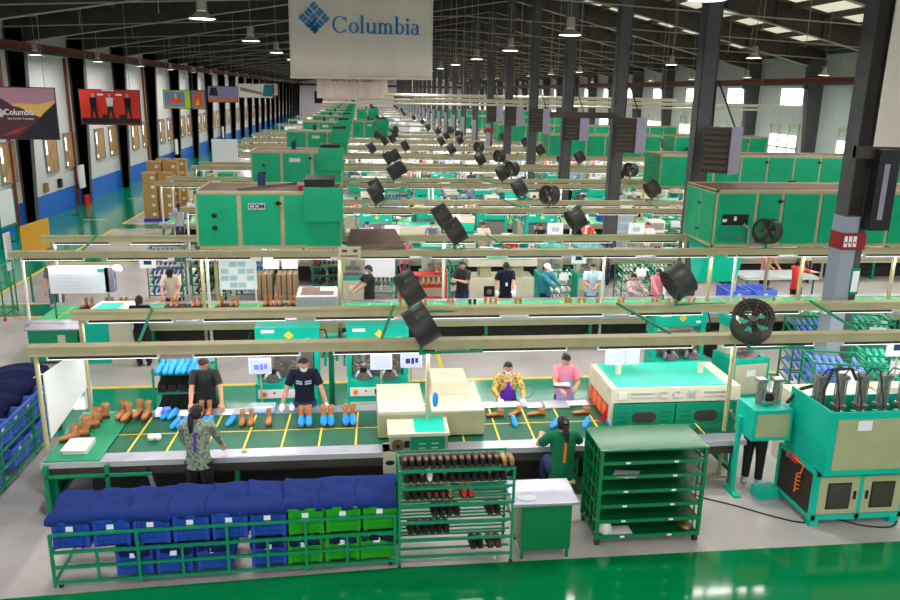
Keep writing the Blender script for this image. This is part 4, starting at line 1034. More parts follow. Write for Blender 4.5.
def cover(m_='blue'):
    m = MB(); n = 8
    def st(y, w_, hh, z0=.0): return [(w_*math.cos(2*PI*i/n), y, z0+hh*(.5+.5*math.sin(2*PI*i/n))) for i in range(n)]
    return m.loft([st(-.06, .03, .09), st(-.02, .042, .12), st(.05, .046, .10), st(.12, .05, .075), st(.18, .045, .06), st(.21, .02, .03)], m_)
cv = cover(); cmesh = cv.mesh('shoe_cover')
def put_cover(x, y, z, rz=0):
    o = bpy.data.objects.new('shoe_cover', cmesh); COL.objects.link(o); o.location = (x, y, z); o.rotation_euler = (0, 0, rz); return o
for r_ in range(2):
    for i in range(8): auto(put_cover(-3.26+.10*i+(.012*(i % 2)), 12.46+.24*r_, 1.312, PI), 'bright blue shoe cover', 'in the %s row on the rack' % ('front' if r_ == 0 else 'back'), 'shoe cover')
# boots and things on the first belt
BL = Proto(boot, 'leather', 'blue', .20); BB = Proto(boot, 'leather', None, .20); BLOW = Proto(boot, 'leather', None, .16)
for i, x in enumerate((-.88, -.64, .0+-.28+.1, .04, .60-.12, .66)):
    pass
for x in (-.90, -.74, -.26, -.10, .12-.30+.55, .26-.30+.55):
    pass
for x in (-.93, -.82, -.59, -.48, -.25, -.14): auto(BL.put((x, 11.45, .782), PI+.05, 1.25), 'brown boot in a blue cover', 'beside the man in navy', 'boot')
for x, y in ((-2.52, 11.9), (-2.40, 11.9), (-1.83, 11.5), (-1.70, 11.5), (-1.43, 11.5)):
    auto(BB.put((x, y, .785 if y > 11.7 else .782), PI), 'plain brown boot', 'near the woman in the patterned shirt', 'boot')
for x, y in ((-3.02, 11.86), (-2.92, 11.86), (-2.80, 11.5), (-2.70, 11.5), (-2.40, 11.5), (-2.32, 11.52), (-1.98, 11.55)):
    auto(put_cover(x, y, .785 if y > 11.7 else .782, PI-.35), 'loose bright blue shoe cover', 'at the left of the first belt', 'shoe cover')
r = random.Random(11)
for i, (x, y, rz) in enumerate(((-4.15, 11.0, 2.0), (-4.05, 11.12, 2.0), (-4.1, 11.30, 2.0), (-4.0, 11.44, 2.0), (-4.02, 11.62, 2.0), (-3.96, 11.78, 2.0), (-3.70, 11.85, 2.9), (-3.60, 11.76, 2.9), (-3.46, 11.88, 2.9), (-3.32, 11.82, 3.0))):
    auto(BB.put((x, y, .805), rz, 1.15), 'tan boot upper', 'clustered at the left end of the belt', 'boot')
t = tag(MB().box(-3.20, -3.12, 11.75, 11.9, .80, .90, 'white').box(-3.10, -3.0, 11.75, 11.9, .80, .91, 'lastblue').build('small_boxes'), 'small white and blue packets beside the boot cluster', 'packet')
for i, x in enumerate((-3.10, -2.95+.06, -2.75, -2.2)):
    auto(MB().box(x, x+.15, 11.80, 12.02, .782, .786, 'paper').build('paper_sheet'), 'pale paper sheet', 'on the steel edge near the man in black', 'paper')
for x in (-3.06, -2.97): auto(MB().ball((x, 10.92, .84), (.055, .05, .055), 'white', 12, 8).build('white_cup'), 'small white round pad', 'on the belt near its left end', 'cup')
t = empty('paper_stack', (-4.0, 10.72, 0)); MB().box(-.16, .16, -.20, .20, .792, .86, 'offwhite').build('block', t); MB().box(-.18, .16, -.23, .19, .86, .865, 'paper').build('top_sheet', t)
tag(t, 'stack of white paper on the green left end of the table', 'paper stack')
tag(MB().box(-4.35, -3.6, 10.32, 12.0, .782, .792, 'pipegreen').build('green_mat'), 'bright green mat at the left end of the steel table', 'mat')
t = empty('blue_tray', (-1.58, 11.93, .782)); MB().box(-.20, .20, -.10, .10, 0, .01, 'blue').box(-.2, -.19, -.1, .1, 0, .10, 'cellophane').box(.19, .2, -.1, .1, 0, .10, 'cellophane').box(-.2, .2, -.1, -.09, 0, .10, 'cellophane').box(-.2, .2, .09, .1, 0, .10, 'cellophane').build('tray', t); MB().box(-.15, .15, -.05, .05, .01, .05, 'paper').build('contents', t)
tag(t, 'clear blue plastic tray on the table left of the man in navy', 'tray')
for x, lab in ((-1.12, 'small white glue pot left of the man in navy'), (.30, 'small white glue pot below the right lasting machine')):
    tag(MB().tube((x, 11.9, .80), (x, 11.9, .87), .045, 'white', 12).tube((x, 11.9, .87), (x, 11.9, .91), .02, 'white', 8).build('glue_pot'), lab, 'pot')
for i, (x, y, rz, kd) in enumerate(((2.20, 11.45, 1.6, 'l'), (2.52, 11.55, 2.3, 'l'), (2.88, 11.45, 1.6, 'l'), (2.38, 11.22, PI, 'c'), (3.62, 11.45, 1.6, 'l'), (3.55, 11.10, 2.6, 'c'), (3.92, 11.2, 2.9, 'c'), (3.05, 11.1, 2.5, 'c'))):
    if kd == 'l': auto(BLOW.put((x, y, .785), rz, (1, 1.2, .7)), 'low tan leather shoe upper', 'on the belt by the seated women', 'shoe')
    else: auto(put_cover(x, y, .772, rz), 'bright blue shoe cover', 'on the belt by the seated women', 'shoe cover')
for i, (x, y, wd) in enumerate(((2.05, 11.9, .3), (2.42, 11.9, .4), (2.85, 11.85, .25), (3.55, 11.9, .45), (2.75, 10.45, .45))):
    auto(MB().box(x-wd/2, x+wd/2, y-.10, y+.10, .782, .79, 'paper').build('paper_sheet'), 'white sheet', 'on the steel edge around the seated women', 'paper')
tag(MB().box(3.02, 3.42, 11.70, 11.98, .782, .80, 'steelflat').build('metal_tray'), 'grey metal tray between the two women', 'tray')
for i in range(3): tag(MB().ball((3.42+.10*i, 10.5, .86), (.06, .06, .06), ('white', 'blue', 'white')[i], 10, 8).build('thread_spool'), ('left white', 'blue', 'right white')[i]+' cloth bundle at the elbow of the woman in green', 'bundle')
t = empty('barcode_scanner', (-2.95, 10.3, 0)); MB().tube((0, 0, .55), (.12, -.1, .18), .035, 'steel', 10).tube((-.03, .02, .62), (0, 0, .55), .03, 'black', 8).build('body', t); MB().bar((-.03, .02, .62), (-.03, .02, .75), .02, 'black').build('hanger', t)
tag(t, 'metal cylinder hanging under the table edge', 'tool')
tag(MB().box(-1.80, -1.45, 10.32, 10.52, .782, .79, 'paper').box(-1.70, -1.62, 10.38, 10.46, .79, .83, 'tan').build('work_sheet'), 'white sheet with a small tan block beside the patterned shirt woman', 'sheet')
tag(MB().box(-1.30, -.95, 10.32, 10.52, .782, .79, 'paper').build('work_sheet'), 'plain white sheet on the steel edge right of the patterned shirt woman', 'sheet')
# people of the first line
person('young person in a black t-shirt holding brown boots behind the belt', (-2.50, 12.20, 0), PI, 1.68, hl=(-.30, .34, .96), hr=(.16, .42, 1.0), look=32, hair='short', haircol='hairbrown', shirt='black', pants='black', lean=4)
person('man in a navy shirt with striped chest and white mask leaning on the table', (-.92, 12.12, 0), PI, 1.70, hl=(-.36, .20, .86), hr=(.36, .20, .86), look=14, turn=12, mask='white', gloves='white', shirt='tshirt', pants='jeans', lean=8, stripes=True)
person('woman in a patterned green shirt with a ponytail seen from behind', (-2.22, 10.05, 0), 0, 1.70, hl=(-.22, .34, .95), hr=(.26, .34, .95), look=18, turn=-18, hair='ponytail', shirt='camo', pants='black', sleeve='long', lean=4, trim_='purple')
person('seated woman in a yellow floral shirt and purple apron with white mask', (2.50, 12.42, .20), PI, 1.56, hl=(-.22, .36, .62), hr=(.20, .34, .62), look=16, hair='bun', mask='white', gloves='white', shirt='flower', pants='black', apron='purple', sleeve='long', seated=True, wide=1.05)
person('woman in a pink shirt and lilac apron holding a white shoe', (3.48, 12.30, 0), PI, 1.56, hl=(-.10, .34, 1.04), hr=(.14, .36, 1.0), look=32, hair='bun', shirt='pink', pants='black', apron='lilac')
person('seated woman in a dark green shirt with a long ponytail from behind', (2.84, 9.90, .10), 0, 1.76, hl=(-.22, .45, .84), hr=(.24, .48, .84), look=22, hair='long', shirt='greenshirt', pants='jeans', seated=True, lean=6, trim_='orange')
SH = SHP
tag(SHP['white'].put((3.42, 11.98, 1.03), 1.2, 1.1), 'white and blue shoe held by the woman in pink', 'shoe')
o = Proto(stool); STL = o
tag(STL.put((2.84, 9.86, .0), 0, (1, 1, 1.1)), 'wooden topped stool under the woman in green', 'stool'); tag(STL.put((2.50, 12.50, .16), 0), 'stool under the woman in the purple apron', 'stool')
tag(MB().box(2.2, 2.84, 12.2, 12.8, 0, .155, 'pipegreen').build('foot_platform'), 'low green platform under the stool of the purple apron woman', 'platform')
tag(MB().path([(2.74, 12.0, .84), (2.86, 12.1, .86), (2.96, 12.25, .90), (2.92, 12.4, .93), (2.78, 12.35, .95), (2.70, 12.2, .93)], .006, 'rubber').build('cable'), 'thin black cable loop beside the purple apron woman', 'cable')
# operator hidden behind the big press
person('person in black trousers standing behind the side station', (6.02, 10.42, 0), -.6, 1.60, hl=(.1, .3, 1.0), hr=(.3, .3, 1.0), look=20, shirt='black', pants='black', shoes='offwhite')
# left trolley with bins along the aisle
t = empty('bin_trolley', (-5.62, 11.0, 0)); m = MB(); X0, X1, Y0, Y1 = -.42, .42, -2.3, 2.3
for x in (X0, X1):
    for z in (.12, .62, .86) + ((.36,) if x == X1 else ()): m.box(x-.016, x+.016, Y0, Y1, z-.016, z+.016, rf_)
    for y in (Y0, -1.15, 0, 1.15, Y1): m.box(x-.018, x+.018, y-.018, y+.018, .05, .88, rf_)
for y in (Y0, -1.15, 0, 1.15, Y1):
    for z in (.12, .62): m.box(X0, X1, y-.014, y+.014, z-.014, z+.014, rf_)
m.build('frame', t)
for x in (X0, X1):
    for y in (Y0+.1, Y1-.1): MB().tube((x-.02, y, .04), (x+.02, y, .04), .04, 'rubber', 10).build('caster', t)
tag(t, 'long green tube trolley of blue bins running along the left aisle', 'trolley')
CB2 = Proto(crate, 'lastblue', 'bindeep', .44, .55, .32)
for j in range(10):
    auto(CB2.put((-5.62+.10, 8.95+.455*j, .64), PI/2), 'violet-blue ribbed bin', 'on the top tier of the left trolley', 'bin', axis=1)
    if j != 5: auto(CB2.put((-5.62+.10, 8.95+.455*j, .14), PI/2), 'violet-blue ribbed bin', 'on the bottom tier of the left trolley', 'bin', axis=1)
for j in range(5):
    y = 8.8+.92*j; r2 = random.Random(90+j); a1, a2, a3 = [r2.uniform(0, 6) for _ in range(3)]
    def fn(u, v, y=y): 
        x = -6.15+.86*v; yy = y+1.0*u; z = 1.06+.09*math.sin(3.1*v)+.03*math.sin(6*u+a1+2*v)+.018*math.sin(14*u+a2)
        if v > .88: z -= (v-.88)*1.2; x = -6.15+.86*.9+.01*math.sin(15*u)
        return (x, yy, z)
    o = MB().grid(fn, 22, 16, 'navycloth').build('cover_cloth'); md = o.modifiers.new('t', 'SOLIDIFY'); md.thickness = .012
    auto(o, 'dark navy cover cloth', 'over the bins of the left trolley', 'cloth', axis=1)
t = empty('white_board', (-4.45, 11.8, 0)); MB().add([(0, -.90, .88), (0, .84, 1.06), (0, .84, 1.72), (0, -.90, 1.86)]+[(.02, -.90, .88), (.02, .84, 1.06), (.02, .84, 1.72), (.02, -.90, 1.86)], [(0, 1, 2, 3), (4, 7, 6, 5), (0, 4, 5, 1), (1, 5, 6, 2), (2, 6, 7, 3), (3, 7, 4, 0)], 'white').build('board', t)
MB().box(-.02, .0, .62, .92, .68, 1.05, 'paper').build('notice', t, 'small paper notice with dark print'); MB().box(-.03, -.02, .70, .82, .80, .92, 'jeans').build('notice_print', t)
MB().path([(-.02, -1.15, 1.9), (-.01, -.9, 1.86)], .01, 'offwhite').build('tie', t)
tag(t, 'large plain white board hanging beside the left trolley', 'board')
tag(MB().box(-4.33, -4.27, 10.22, 10.28, 0, .76, 'pipegreen').box(-3.52, -3.47, 10.22, 10.27, 0, .76, 'pipegreen').box(-4.3, -2.9, 10.22, 10.26, .58, .62, 'pipegreen').box(-4.32, -4.28, 10.28, 12, .1, .70, 'turqdark').build('side_frame'), 'green tube frame under the left end of the table', 'frame')
# ================================================================== BANNERS
def ring_(m, cx, cz, rx, rz, ix, iz, a0, a1, y, mt, n=22, dy=.006):
    pts = []
    for i in range(n):
        t0 = a0+(a1-a0)*i/n; t1 = a0+(a1-a0)*(i+1)/n
        q = [(cx+rx*math.cos(t0), cz+rz*math.sin(t0)), (cx+rx*math.cos(t1), cz+rz*math.sin(t1)), (cx+ix*math.cos(t1), cz+iz*math.sin(t1)), (cx+ix*math.cos(t0), cz+iz*math.sin(t0))]
        m.add([(a, y, b) for a, b in q], [(0, 1, 2, 3)], mt)
def serif_word(m, x, z, s, y, mt):
    """the word on the banner in an upright serif hand; s = x-height"""
    def st(a, w_, z0, z1): m.add([(a, y, z0), (a+w_, y, z0), (a+w_, y, z1), (a, y, z1)], [(0, 1, 2, 3)], mt)
    def sf(a, zz, w_, up_=0): st(a, w_, zz, zz+.07*s)
    C = 1.5*s; T = .24*s
    ring_(m, x+.75*s, z+C/2, .75*s, C/2+.03*s, .50*s, C/2-.07*s, .22*PI, 1.78*PI, y, mt, 30); st(x+1.28*s, .09*s, z+1.0*s, z+C); st(x+1.28*s, .06*s, z, z+.40*s); x += 1.60*s
    ring_(m, x+.46*s, z+s/2, .48*s, s/2+.02*s, .25*s, s/2-.07*s, 0, 2*PI, y, mt); x += 1.06*s
    st(x+.10*s, T, z, z+1.65*s); sf(x-.02*s, z, .50*s); sf(x-.05*s, z+1.58*s, .3*s); x += .58*s
    st(x+.08*s, T, z+.2*s, z+s); sf(x-.04*s, z+.93*s, .3*s); ring_(m, x+.45*s, z+.36*s, .37*s, .38*s, .15*s, .28*s, PI, 1.9*PI, y, mt, 14); st(x+.70*s, T, z, z+s); sf(x+.58*s, z+.93*s, .3*s); sf(x+.80*s, z, .26*s); x += 1.16*s
    for q in range(3): st(x+(.08+.52*q)*s, T, z, z+(s if q == 0 else .7*s)); sf(x+(-.02+.52*q)*s, z, .44*s)
    sf(x-.06*s, z+.93*s, .3*s)
    for q in range(2): ring_(m, x+(.46+.52*q)*s, z+.66*s, .38*s, .36*s, .14*s, .26*s, .02*PI, .85*PI, y, mt, 12)
    x += 1.62*s
    st(x+.08*s, T, z+.05*s, z+1.65*s); sf(x-.05*s, z+1.58*s, .3*s); ring_(m, x+.46*s, z+s/2, .46*s, s/2+.02*s, .22*s, s/2-.07*s, -.85*PI, .85*PI, y, mt); x += 1.04*s
    st(x+.08*s, T, z, z+s); sf(x-.04*s, z, .48*s); sf(x-.05*s, z+.93*s, .3*s); ring_(m, x+.19*s, z+1.35*s, .15*s, .15*s, 0, 0, 0, 2*PI, y, mt, 12); x += .50*s
    ring_(m, x+.34*s, z+.30*s, .34*s, .32*s, .13*s, .22*s, .3*PI, 1.8*PI, y, mt, 16); st(x+.55*s, T, z, z+.75*s); ring_(m, x+.40*s, z+.70*s, .38*s, .32*s, .16*s, .24*s, 0, .85*PI, y, mt, 14); sf(x+.62*s, z, .30*s)
    return x+.95*s
def weave_logo(m, cx, cz, r, y, mt):
    """diamond of twelve rounded bars laid in a basket weave"""
    def bar(u, v, du, dv):
        c = []
        for (a, b) in ((-1, -.6), (-.8, -1), (.8, -1), (1, -.6), (1, .6), (.8, 1), (-.8, 1), (-1, .6)):
            p, q = u+a*du/2, v+b*dv/2; c.append((cx+(p-q)*.7071*r, y, cz+(p+q)*.7071*r))
        m.add(c, [tuple(range(8))], mt)
    # u runs up-right, v runs up-left
    for v in (-.60, -.2): bar(-.45, v, .66, .30) if v < -.3 else bar(-.45, v, .66, .30)
    g = .36
    for i in range(3):
        for j in range(3):
            u, v = (i-1)*.62, (j-1)*.62
            if (i+j) % 2: bar(u-.145, v, .24, .52); bar(u+.145, v, .24, .52)
            else: bar(u, v-.145, .52, .24); bar(u, v+.145, .52, .24)
t = empty('hanging_banner', (0, 20.0, 0))
def ban(x0, x1, z0, z1, mt, y=0, amp=.02, n=30):
    return MB().grid(lambda u, v: (x0+(x1-x0)*u, y+amp*math.sin(u*31)*(1-.4*v)+amp*.6*math.sin(u*13+1), z0+(z1-z0)*v), n, 4, mt)
o = ban(-1.62, 1.83, 6.08, 8.35, 'banner').build('cloth', t); o.modifiers.new('s', 'SOLIDIFY').thickness = .01
MB().tube((-1.63, 0, 6.07), (1.84, 0, 6.10), .03, 'banner', 8).build('bottom_hem', t); MB().tube((-1.7, 0, 8.36), (1.9, 0, 8.36), .03, 'flange', 8).build('top_pole', t)
m = MB(); weave_logo(m, -1.02, 7.44, .30, -.05, 'logoblue'); o = m.build('weave_emblem', t, 'blue diamond weave emblem')
m = MB(); e_ = serif_word(m, 0, 0, 1, 0, 'logoblue'); sc_ = 2.08/e_
m = MB(); serif_word(m, -.60, 7.12, sc_*1.02, -.05, 'logoblue'); m.build('lettering', t, 'blue serif lettering')
for x in (-1.5, 1.7): MB().tube((x, 0, 8.36), (x, 0, roofz(x)+.02), .008, 'flange', 4).build('hanging_wire', t)
tag(t, 'large pale cloth banner with blue emblem and lettering, hanging in front', 'banner')
t = empty('hanging_banner', (0, 75.8, 0)); ban(-3.8, 2.75, 5.0, 7.4, 'banner', 0, .04).build('cloth', t)
text_part('SUN DAI RED', .75, 'bannerred', 'lettering', t, (-.5, -.12, 6.76), UP, .004, .85, .01)
for x in (-3.6, 2.6): MB().tube((x, 0, 7.6), (x, 0, roofz(x)+.02), .02, 'flange', 4).build('hanging_wire', t)
tag(t, 'grey cloth banner with red capitals hanging far behind the front banner', 'banner')
# posters of the left aisle
def poster(x0, x1, y, z0, z1, bgs, label, extra=None, dy=0):
    t = empty('hanging_poster', (x0, y, z0)); W, H_ = x1-x0, z1-z0
    rz = 0; MB().box(-.03, W+.03, .01, .05, -.03, H_+.03, 'darksteel').build('frame', t)
    m = MB()
    for poly, mt in bgs:
        i_ = bgs.index((poly, mt)); m.add([(p[0]*W, .008-.0015*i_, p[1]*H_) for p in poly], [tuple(range(len(poly)))], mt)
    m.build('picture', t)
    if extra: extra(t, W, H_)
    for x in (.15*W, .85*W): MB().tube((x, .03, H_), (x, .03, roofz(x0+x)-z0+.02), .01, 'flange', 4).build('hanging_wire', t)
    tag(t, label, 'poster'); return t
FULL = [(0, 0), (1, 0), (1, 1), (0, 1)]
def pt(t, W, H_):
    text_part('Columbia', .27, 'paper', 'lettering', t, (W*.38, -.01, H_*.52), UP, .002, .9, .004)
    text_part('Sportswear Company', .10, 'paper', 'small_lettering', t, (W*.40, -.01, H_*.40), UP, .002, .95)
    m = MB(); weave_logo(m, W*.08, H_*.50, .12, -.01, 'paper'); m.build('weave_emblem', t)
poster(-12.0, -10.1, 28.3, 4.0, 5.66, [(FULL, 'sunsky'), ([(.15, .66), (.40, .70), (.7, .68), (1, .76), (1, .4), (.2, .4)], 'sunglow'), ([(0, 0), (1, 0), (1, .45), (.80, .40), (.66, .46), (.40, .62), (.30, .64), (.12, .78), (0, .82)], 'mount'), ([(.3, 0), (1, 0), (1, .72), (.80, .52), (.66, .34)], 'mountdark'), ([(.05, .05), (.3, .1), (.5, .25), (.3, .2)], 'bannerred')],
       'sunset mountain poster with white lettering at the far left', pt)
def ex(t, W, H_):
    for i, x in enumerate((.22, .50, .80)):
        b = MB(); c = x*W; y = -.005; mt = 'tshirt' if i != 1 else 'offwhite'
        b.add([(c-.10, y, .62), (c+.10, y, .62), (c+.13, y, .95), (c-.13, y, .95)], [(0, 1, 2, 3)], mt).add([(c-.13, y, .2), (c-.06, y, .2), (c-.03, y, .45), (c+.03, y, .45), (c+.07, y, .2), (c+.14, y, .2), (c+.10, y, .65), (c-.10, y, .65)], [(0, 1, 2, 3, 4, 5, 6, 7)], 'black')
        b.add([(c+.06*math.cos(q*PI/5), y, 1.03+.07*math.sin(q*PI/5)) for q in range(10)], [tuple(range(10))], 'skin'); b.build('printed_figure', t)
    MB().box(.02, W-.02, -.006, .0, .02, .22, 'black').box(.75, .95, -.006, 0, .2, .35, 'black').box(1.35, 1.55, -.006, 0, .2, .35, 'black').build('printed_stage', t)
    MB().box(W*.38, W*.58, -.006, 0, 1.19, 1.24, 'paper').box(W*.30, W*.40, -.006, 0, 1.03, 1.09, 'paper').box(W*.61, W*.71, -.006, 0, 1.03, 1.09, 'paper').build('printed_caption', t)
poster(-10.15, -8.05, 30.9, 4.40, 5.62, [(FULL, 'posterred')], 'bright red poster of three seated figures on the left', ex)
poster(-9.85, -8.55, 42.5, 4.72, 5.60, [(FULL, 'lime'), ([(.03, .06), (.80, .06), (.80, .94), (.03, .94)], 'skyblue'), ([(.03, .06), (.80, .06), (.80, .30), (.03, .30)], 'dusk'), ([(.2, .3), (.7, .3), (.65, .6), (.25, .6)], 'posterorange'), ([(.4, .55), (.5, .55), (.48, .85), (.42, .85)], 'yellow')], 'lime edged sports poster with an orange car shape')
poster(-8.52, -7.85, 42.6, 4.70, 5.62, [(FULL, 'dusk'), ([(.1, .1), (.9, .1), (.8, .9), (.3, .95), (.15, .5)], 'posterorange'), ([(.3, .2), (.6, .2), (.5, .6)], 'yellow')], 'narrow orange poster beside the lime edged one')
poster(-8.9, -7.2, 49.5, 4.95, 5.85, [(FULL, 'dusk'), ([(0, 0), (1, 0), (1, .3), (0, .25)], 'apricot'), ([(.03, .4), (.35, .4), (.3, .9), (.1, .95)], 'mountdark')], 'poster of a dusky sky above orange ground')
poster(-8.9, -6.4, 62, 5.1, 6.1, [(FULL, 'offwhite'), ([(.05, .5), (.7, .2), (.7, .4), (.05, .75)], 'kraft'), ([(.7, .1), (1, .1), (1, .95), (.75, .95)], 'teal')], 'white and teal poster farther down the left aisle')
poster(-8.5, -7.0, 72, 5.2, 6.2, [(FULL, 'banner'), ([(.4, .1), (.8, .1), (.8, .9), (.5, .9)], 'darkred')], 'small pale poster with a dark red figure far down the aisle')
t = empty('hanging_banner', (7.75, 11.2, 5.12)); MB().add([(0, 0, 0), (1.9, 0, -.02), (1.9, 0, 3.2), (.0, 0, 3.2), (0, .02, 0), (1.9, .02, -.02), (1.9, .02, 3.2), (.0, .02, 3.2)], [(0, 1, 2, 3), (4, 7, 6, 5), (0, 4, 5, 1), (1, 5, 6, 2), (2, 6, 7, 3), (3, 7, 4, 0)], 'banner').build('cloth', t)
for x in (.1, 1.8): MB().tube((x, .01, 3.2), (x, .01, roofz(8.5)-5.1), .01, 'flange', 4).build('hanging_wire', t)
tag(t, 'blank pale cloth panel hanging at the top right edge', 'banner')
tag(MB().box(8.88, 12.5, 13.25, 13.4, 4.78, 5.0, 'darksteel').build('side_beam'), 'dark beam running right from the nearest column', 'beam')
# ================================================================== SECOND LINE
_before = set(S.objects)
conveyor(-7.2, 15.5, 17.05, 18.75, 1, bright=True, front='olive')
rail(17.32, -7.45, 19, 1, (-7.2, -3.35, 5.68, 8.9, 14), 'front'); rail(19.15, -7.45, 19, 1, (-7.2, 2.1, 9.9, 15), 'back')
put_fan(0, 2.15, 17.35, 1); put_fan(2, 9.6, 17.3, 1, 2.33); put_fan(0, 2.05, 19.15, 1, 2.4); put_fan(0, 5.45, 19.15, 1)
# overhead ovens
o = oven(-3.56, -.40, 17.45, 1.75, 2.34, 3.62, [.86+.08, 1.86])
MB().box(2.35, 3.2, -.20, -.02, 2.98, 3.72, 'oven').box(2.37, 3.14, -.015, .0, 2.4, 3.0, 'oven').build('control_box', o, 'green box on the right end', bevel=.01)
MB().box(2.35, 3.0, .2, 1.2, 3.60, 3.86, 'black').box(2.2, 2.4, .3, .8, 3.6, 3.72, 'darkred').build('burner', o)
MB().tube((1.3, 1.2, 3.60), (1.3, 1.2, 3.86), .09, 'jeans', 12).tube((1.3, 1.2, 3.86), (1.3, 1.2, 3.92), .06, 'jeans', 10).build('motor', o)
MB().bar((.9, .2, 3.63), (2.1, 1.2, 3.66), .05, 'rust').build('loose_bar', o)
pl = MB().box(1.14, 1.50, -.03, -.012, 3.22, 3.36, 'steelflat').build('maker_plate', o); text_part('CCM', .13, 'jeans', 'maker_letters', o, (1.32, -.034, 3.29), UP, .002, 1.2, .004)
tag(o, 'large green overhead oven with tan frame above the second line, front left', 'oven')
tag(MB().box(-.48, .02, 17.22, 17.27, 2.12, 2.42, 'pink' if 0 else 'cream').box(-.40, -.28, 17.215, 17.22, 2.3, 2.36, 'darkred').box(-.15, -.05, 17.215, 17.22, 2.3, 2.36, 'darkred').box(-.42, -.04, 17.215, 17.22, 2.2, 2.23, 'darkred').build('line_plate'), 'cream plate with dark marks at the right foot of the overhead oven', 'plate')
tag(MB().add([(-.30, 17.3, 2.36), (1.02, 17.3, 2.36), (.86, 18.9, 2.50), (-.22, 18.9, 2.50), (-.30, 17.3, 2.40), (1.02, 17.3, 2.40), (.86, 18.9, 2.54), (-.22, 18.9, 2.54)], [(0, 3, 2, 1), (4, 5, 6, 7), (0, 1, 5, 4), (1, 2, 6, 5), (2, 3, 7, 6), (3, 0, 4, 7)], 'rust').build('flat_duct'), 'flat rusty brown sheet duct right of the front left oven', 'duct')
o = oven(8.32, 15.6, 17.45, 1.72, 2.34, 3.70, [1.02, 1.66, 2.62, 3.5, 4.42, 5.4, 6.3], right=True)
MB().box(.16, .84, -.035, -.012, 2.50, 2.84, 'turqdark').box(.14, .86, -.05, -.012, 2.84, 2.87, 'oven').box(.18, .84, -.02, -.01, 2.87, 3.13, 'black').box(.2, .3, -.03, -.02, 2.95, 3.02, 'paper').box(.48, .54, -.03, -.02, 2.98, 3.08, 'paper').build('control_niche', o, 'dark control niche')
MB().ball((.64, -.05, 2.56), (.04, .02, .04), 'red', 8, 6).build('red_switch', o); MB().path([(.72, -.05, 2.9), (.84, -.1, 2.8), (.86, -.1, 2.4)], .03, 'lampcase').build('cable_hose', o)
MB().prismx([(.35, 2.34), (1.55, 2.34), (1.1, 1.3), (.8, 1.3)], .1, 1.1, 'turq').build('duct_hopper', o)
tag(o, 'long green overhead oven above the second line on the right', 'oven')
Pts = (('brown boot', 'leather'),)
BB2 = Proto(boot, 'leather', None, .20); BD = Proto(boot, 'black', None, .18)
x = -6.6
r = random.Random(21)
for x in (-6.25, -6.12, -5.8, -5.68, -5.48, -5.36): auto(BB2.put((x, 18.1, .88), PI+r.uniform(-.3, .3)), 'dark-soled brown boot', 'left on the second line', 'boot')
for x in (-6.15, -5.62): auto(MB().box(-.24, .24, -.20, .20, 0, .07, 'black').build('shoe_tray', loc=(x, 18.08, .80)), 'black shoe tray', 'left on the second line', 'tray')
for x in (-4.35, -4.22, -3.85, -3.72, -3.22, -2.98, -2.86, -2.2, -2.1, -1.98, -1.86, -1.62, -1.52, -1.05+.0, -.95):
    if x > -1.3: continue
    auto(BB2.put((x, 18.1, .88), PI+r.uniform(-.2, .2)), 'brown ankle boot', 'left of the steel box', 'boot')
for x in (-4.28, -3.78, -3.10, -2.05, -1.57): auto(MB().box(-.23, .23, -.19, .19, 0, .07, 'black').build('shoe_tray', loc=(x, 18.08, .80)), 'black shoe tray', 'left of the steel box', 'tray')
for x in (.95, 1.1, 1.42, 1.55, 2.1, 2.22, 3.02, 3.14, 3.26, 3.75, 3.86, 5.0, 5.12, 5.35, 5.47, 5.8, 6.35, 6.47, 7.2, 7.32, 7.62, 7.75, 7.9, 8.15, 8.3, 9.6, 10.4):
    auto(BB2.put((x, 17.95+r.uniform(-.03, .12), .80), PI+r.uniform(-.4, .4)), 'brown leather boot', 'on the bright second belt', 'boot')
for x in (2.62, 2.74): auto(BD.put((x, 17.95, .80), PI), 'black boot', 'on the bright second belt', 'boot')
for x in (1.0, 1.48, 2.68, 3.1, 5.05, 5.4, 6.4, 7.25, 7.7, 8.2): auto(MB().box(-.18, .18, -.14, .14, 0, .006, 'paper').build('paper_sheet', loc=(x, 17.98, .793)), 'white sheet under boots', 'on the bright second belt', 'paper')
t = empty('steel_box_machine', (-.95, 17.1, 0)); MB().box(-.44, .44, -.35, .55, .0, .80, 'olive').build('base', t); MB().box(-.45, .45, -.38, .55, .80, 1.42, 'steelflat').build('casing', t, bevel=.02); MB().box(-.36, .36, -.25, .45, 1.42, 1.425, 'rust').box(.05, .4, .1, .4, 1.425, 1.44, 'paper').build('lid', t)
tag(t, 'brushed steel box machine on the second line under the overhead oven', 'machine')
t = empty('turquoise_counter', (-5.35, 16.75, 0)); MB().box(-.55, .52, -.25, .30, .0, 1.02, 'cream').box(-.45, .05, -.262, -.25, .05, .95, 'turq').build('body', t); MB().add([(-.60, -.32, 1.02), (.30, -.32, 1.02), (.56, .62, 1.16), (-.34, .62, 1.16), (-.60, -.32, 1.05), (.30, -.32, 1.05), (.56, .62, 1.19), (-.34, .62, 1.19)], [(0, 3, 2, 1), (4, 5, 6, 7), (0, 1, 5, 4), (1, 2, 6, 5), (2, 3, 7, 6), (3, 0, 4, 7)], 'offwhite').build('slanted_top', t)
MB().add([(-.52, -.25, 1.062), (.0, -.25, 1.062), (.22, .5, 1.19), (-.26, .5, 1.19)], [(0, 1, 2, 3)], 'turq').build('top_panel', t)
tag(t, 'cream and turquoise slanted machine left of the woman in black', 'machine')
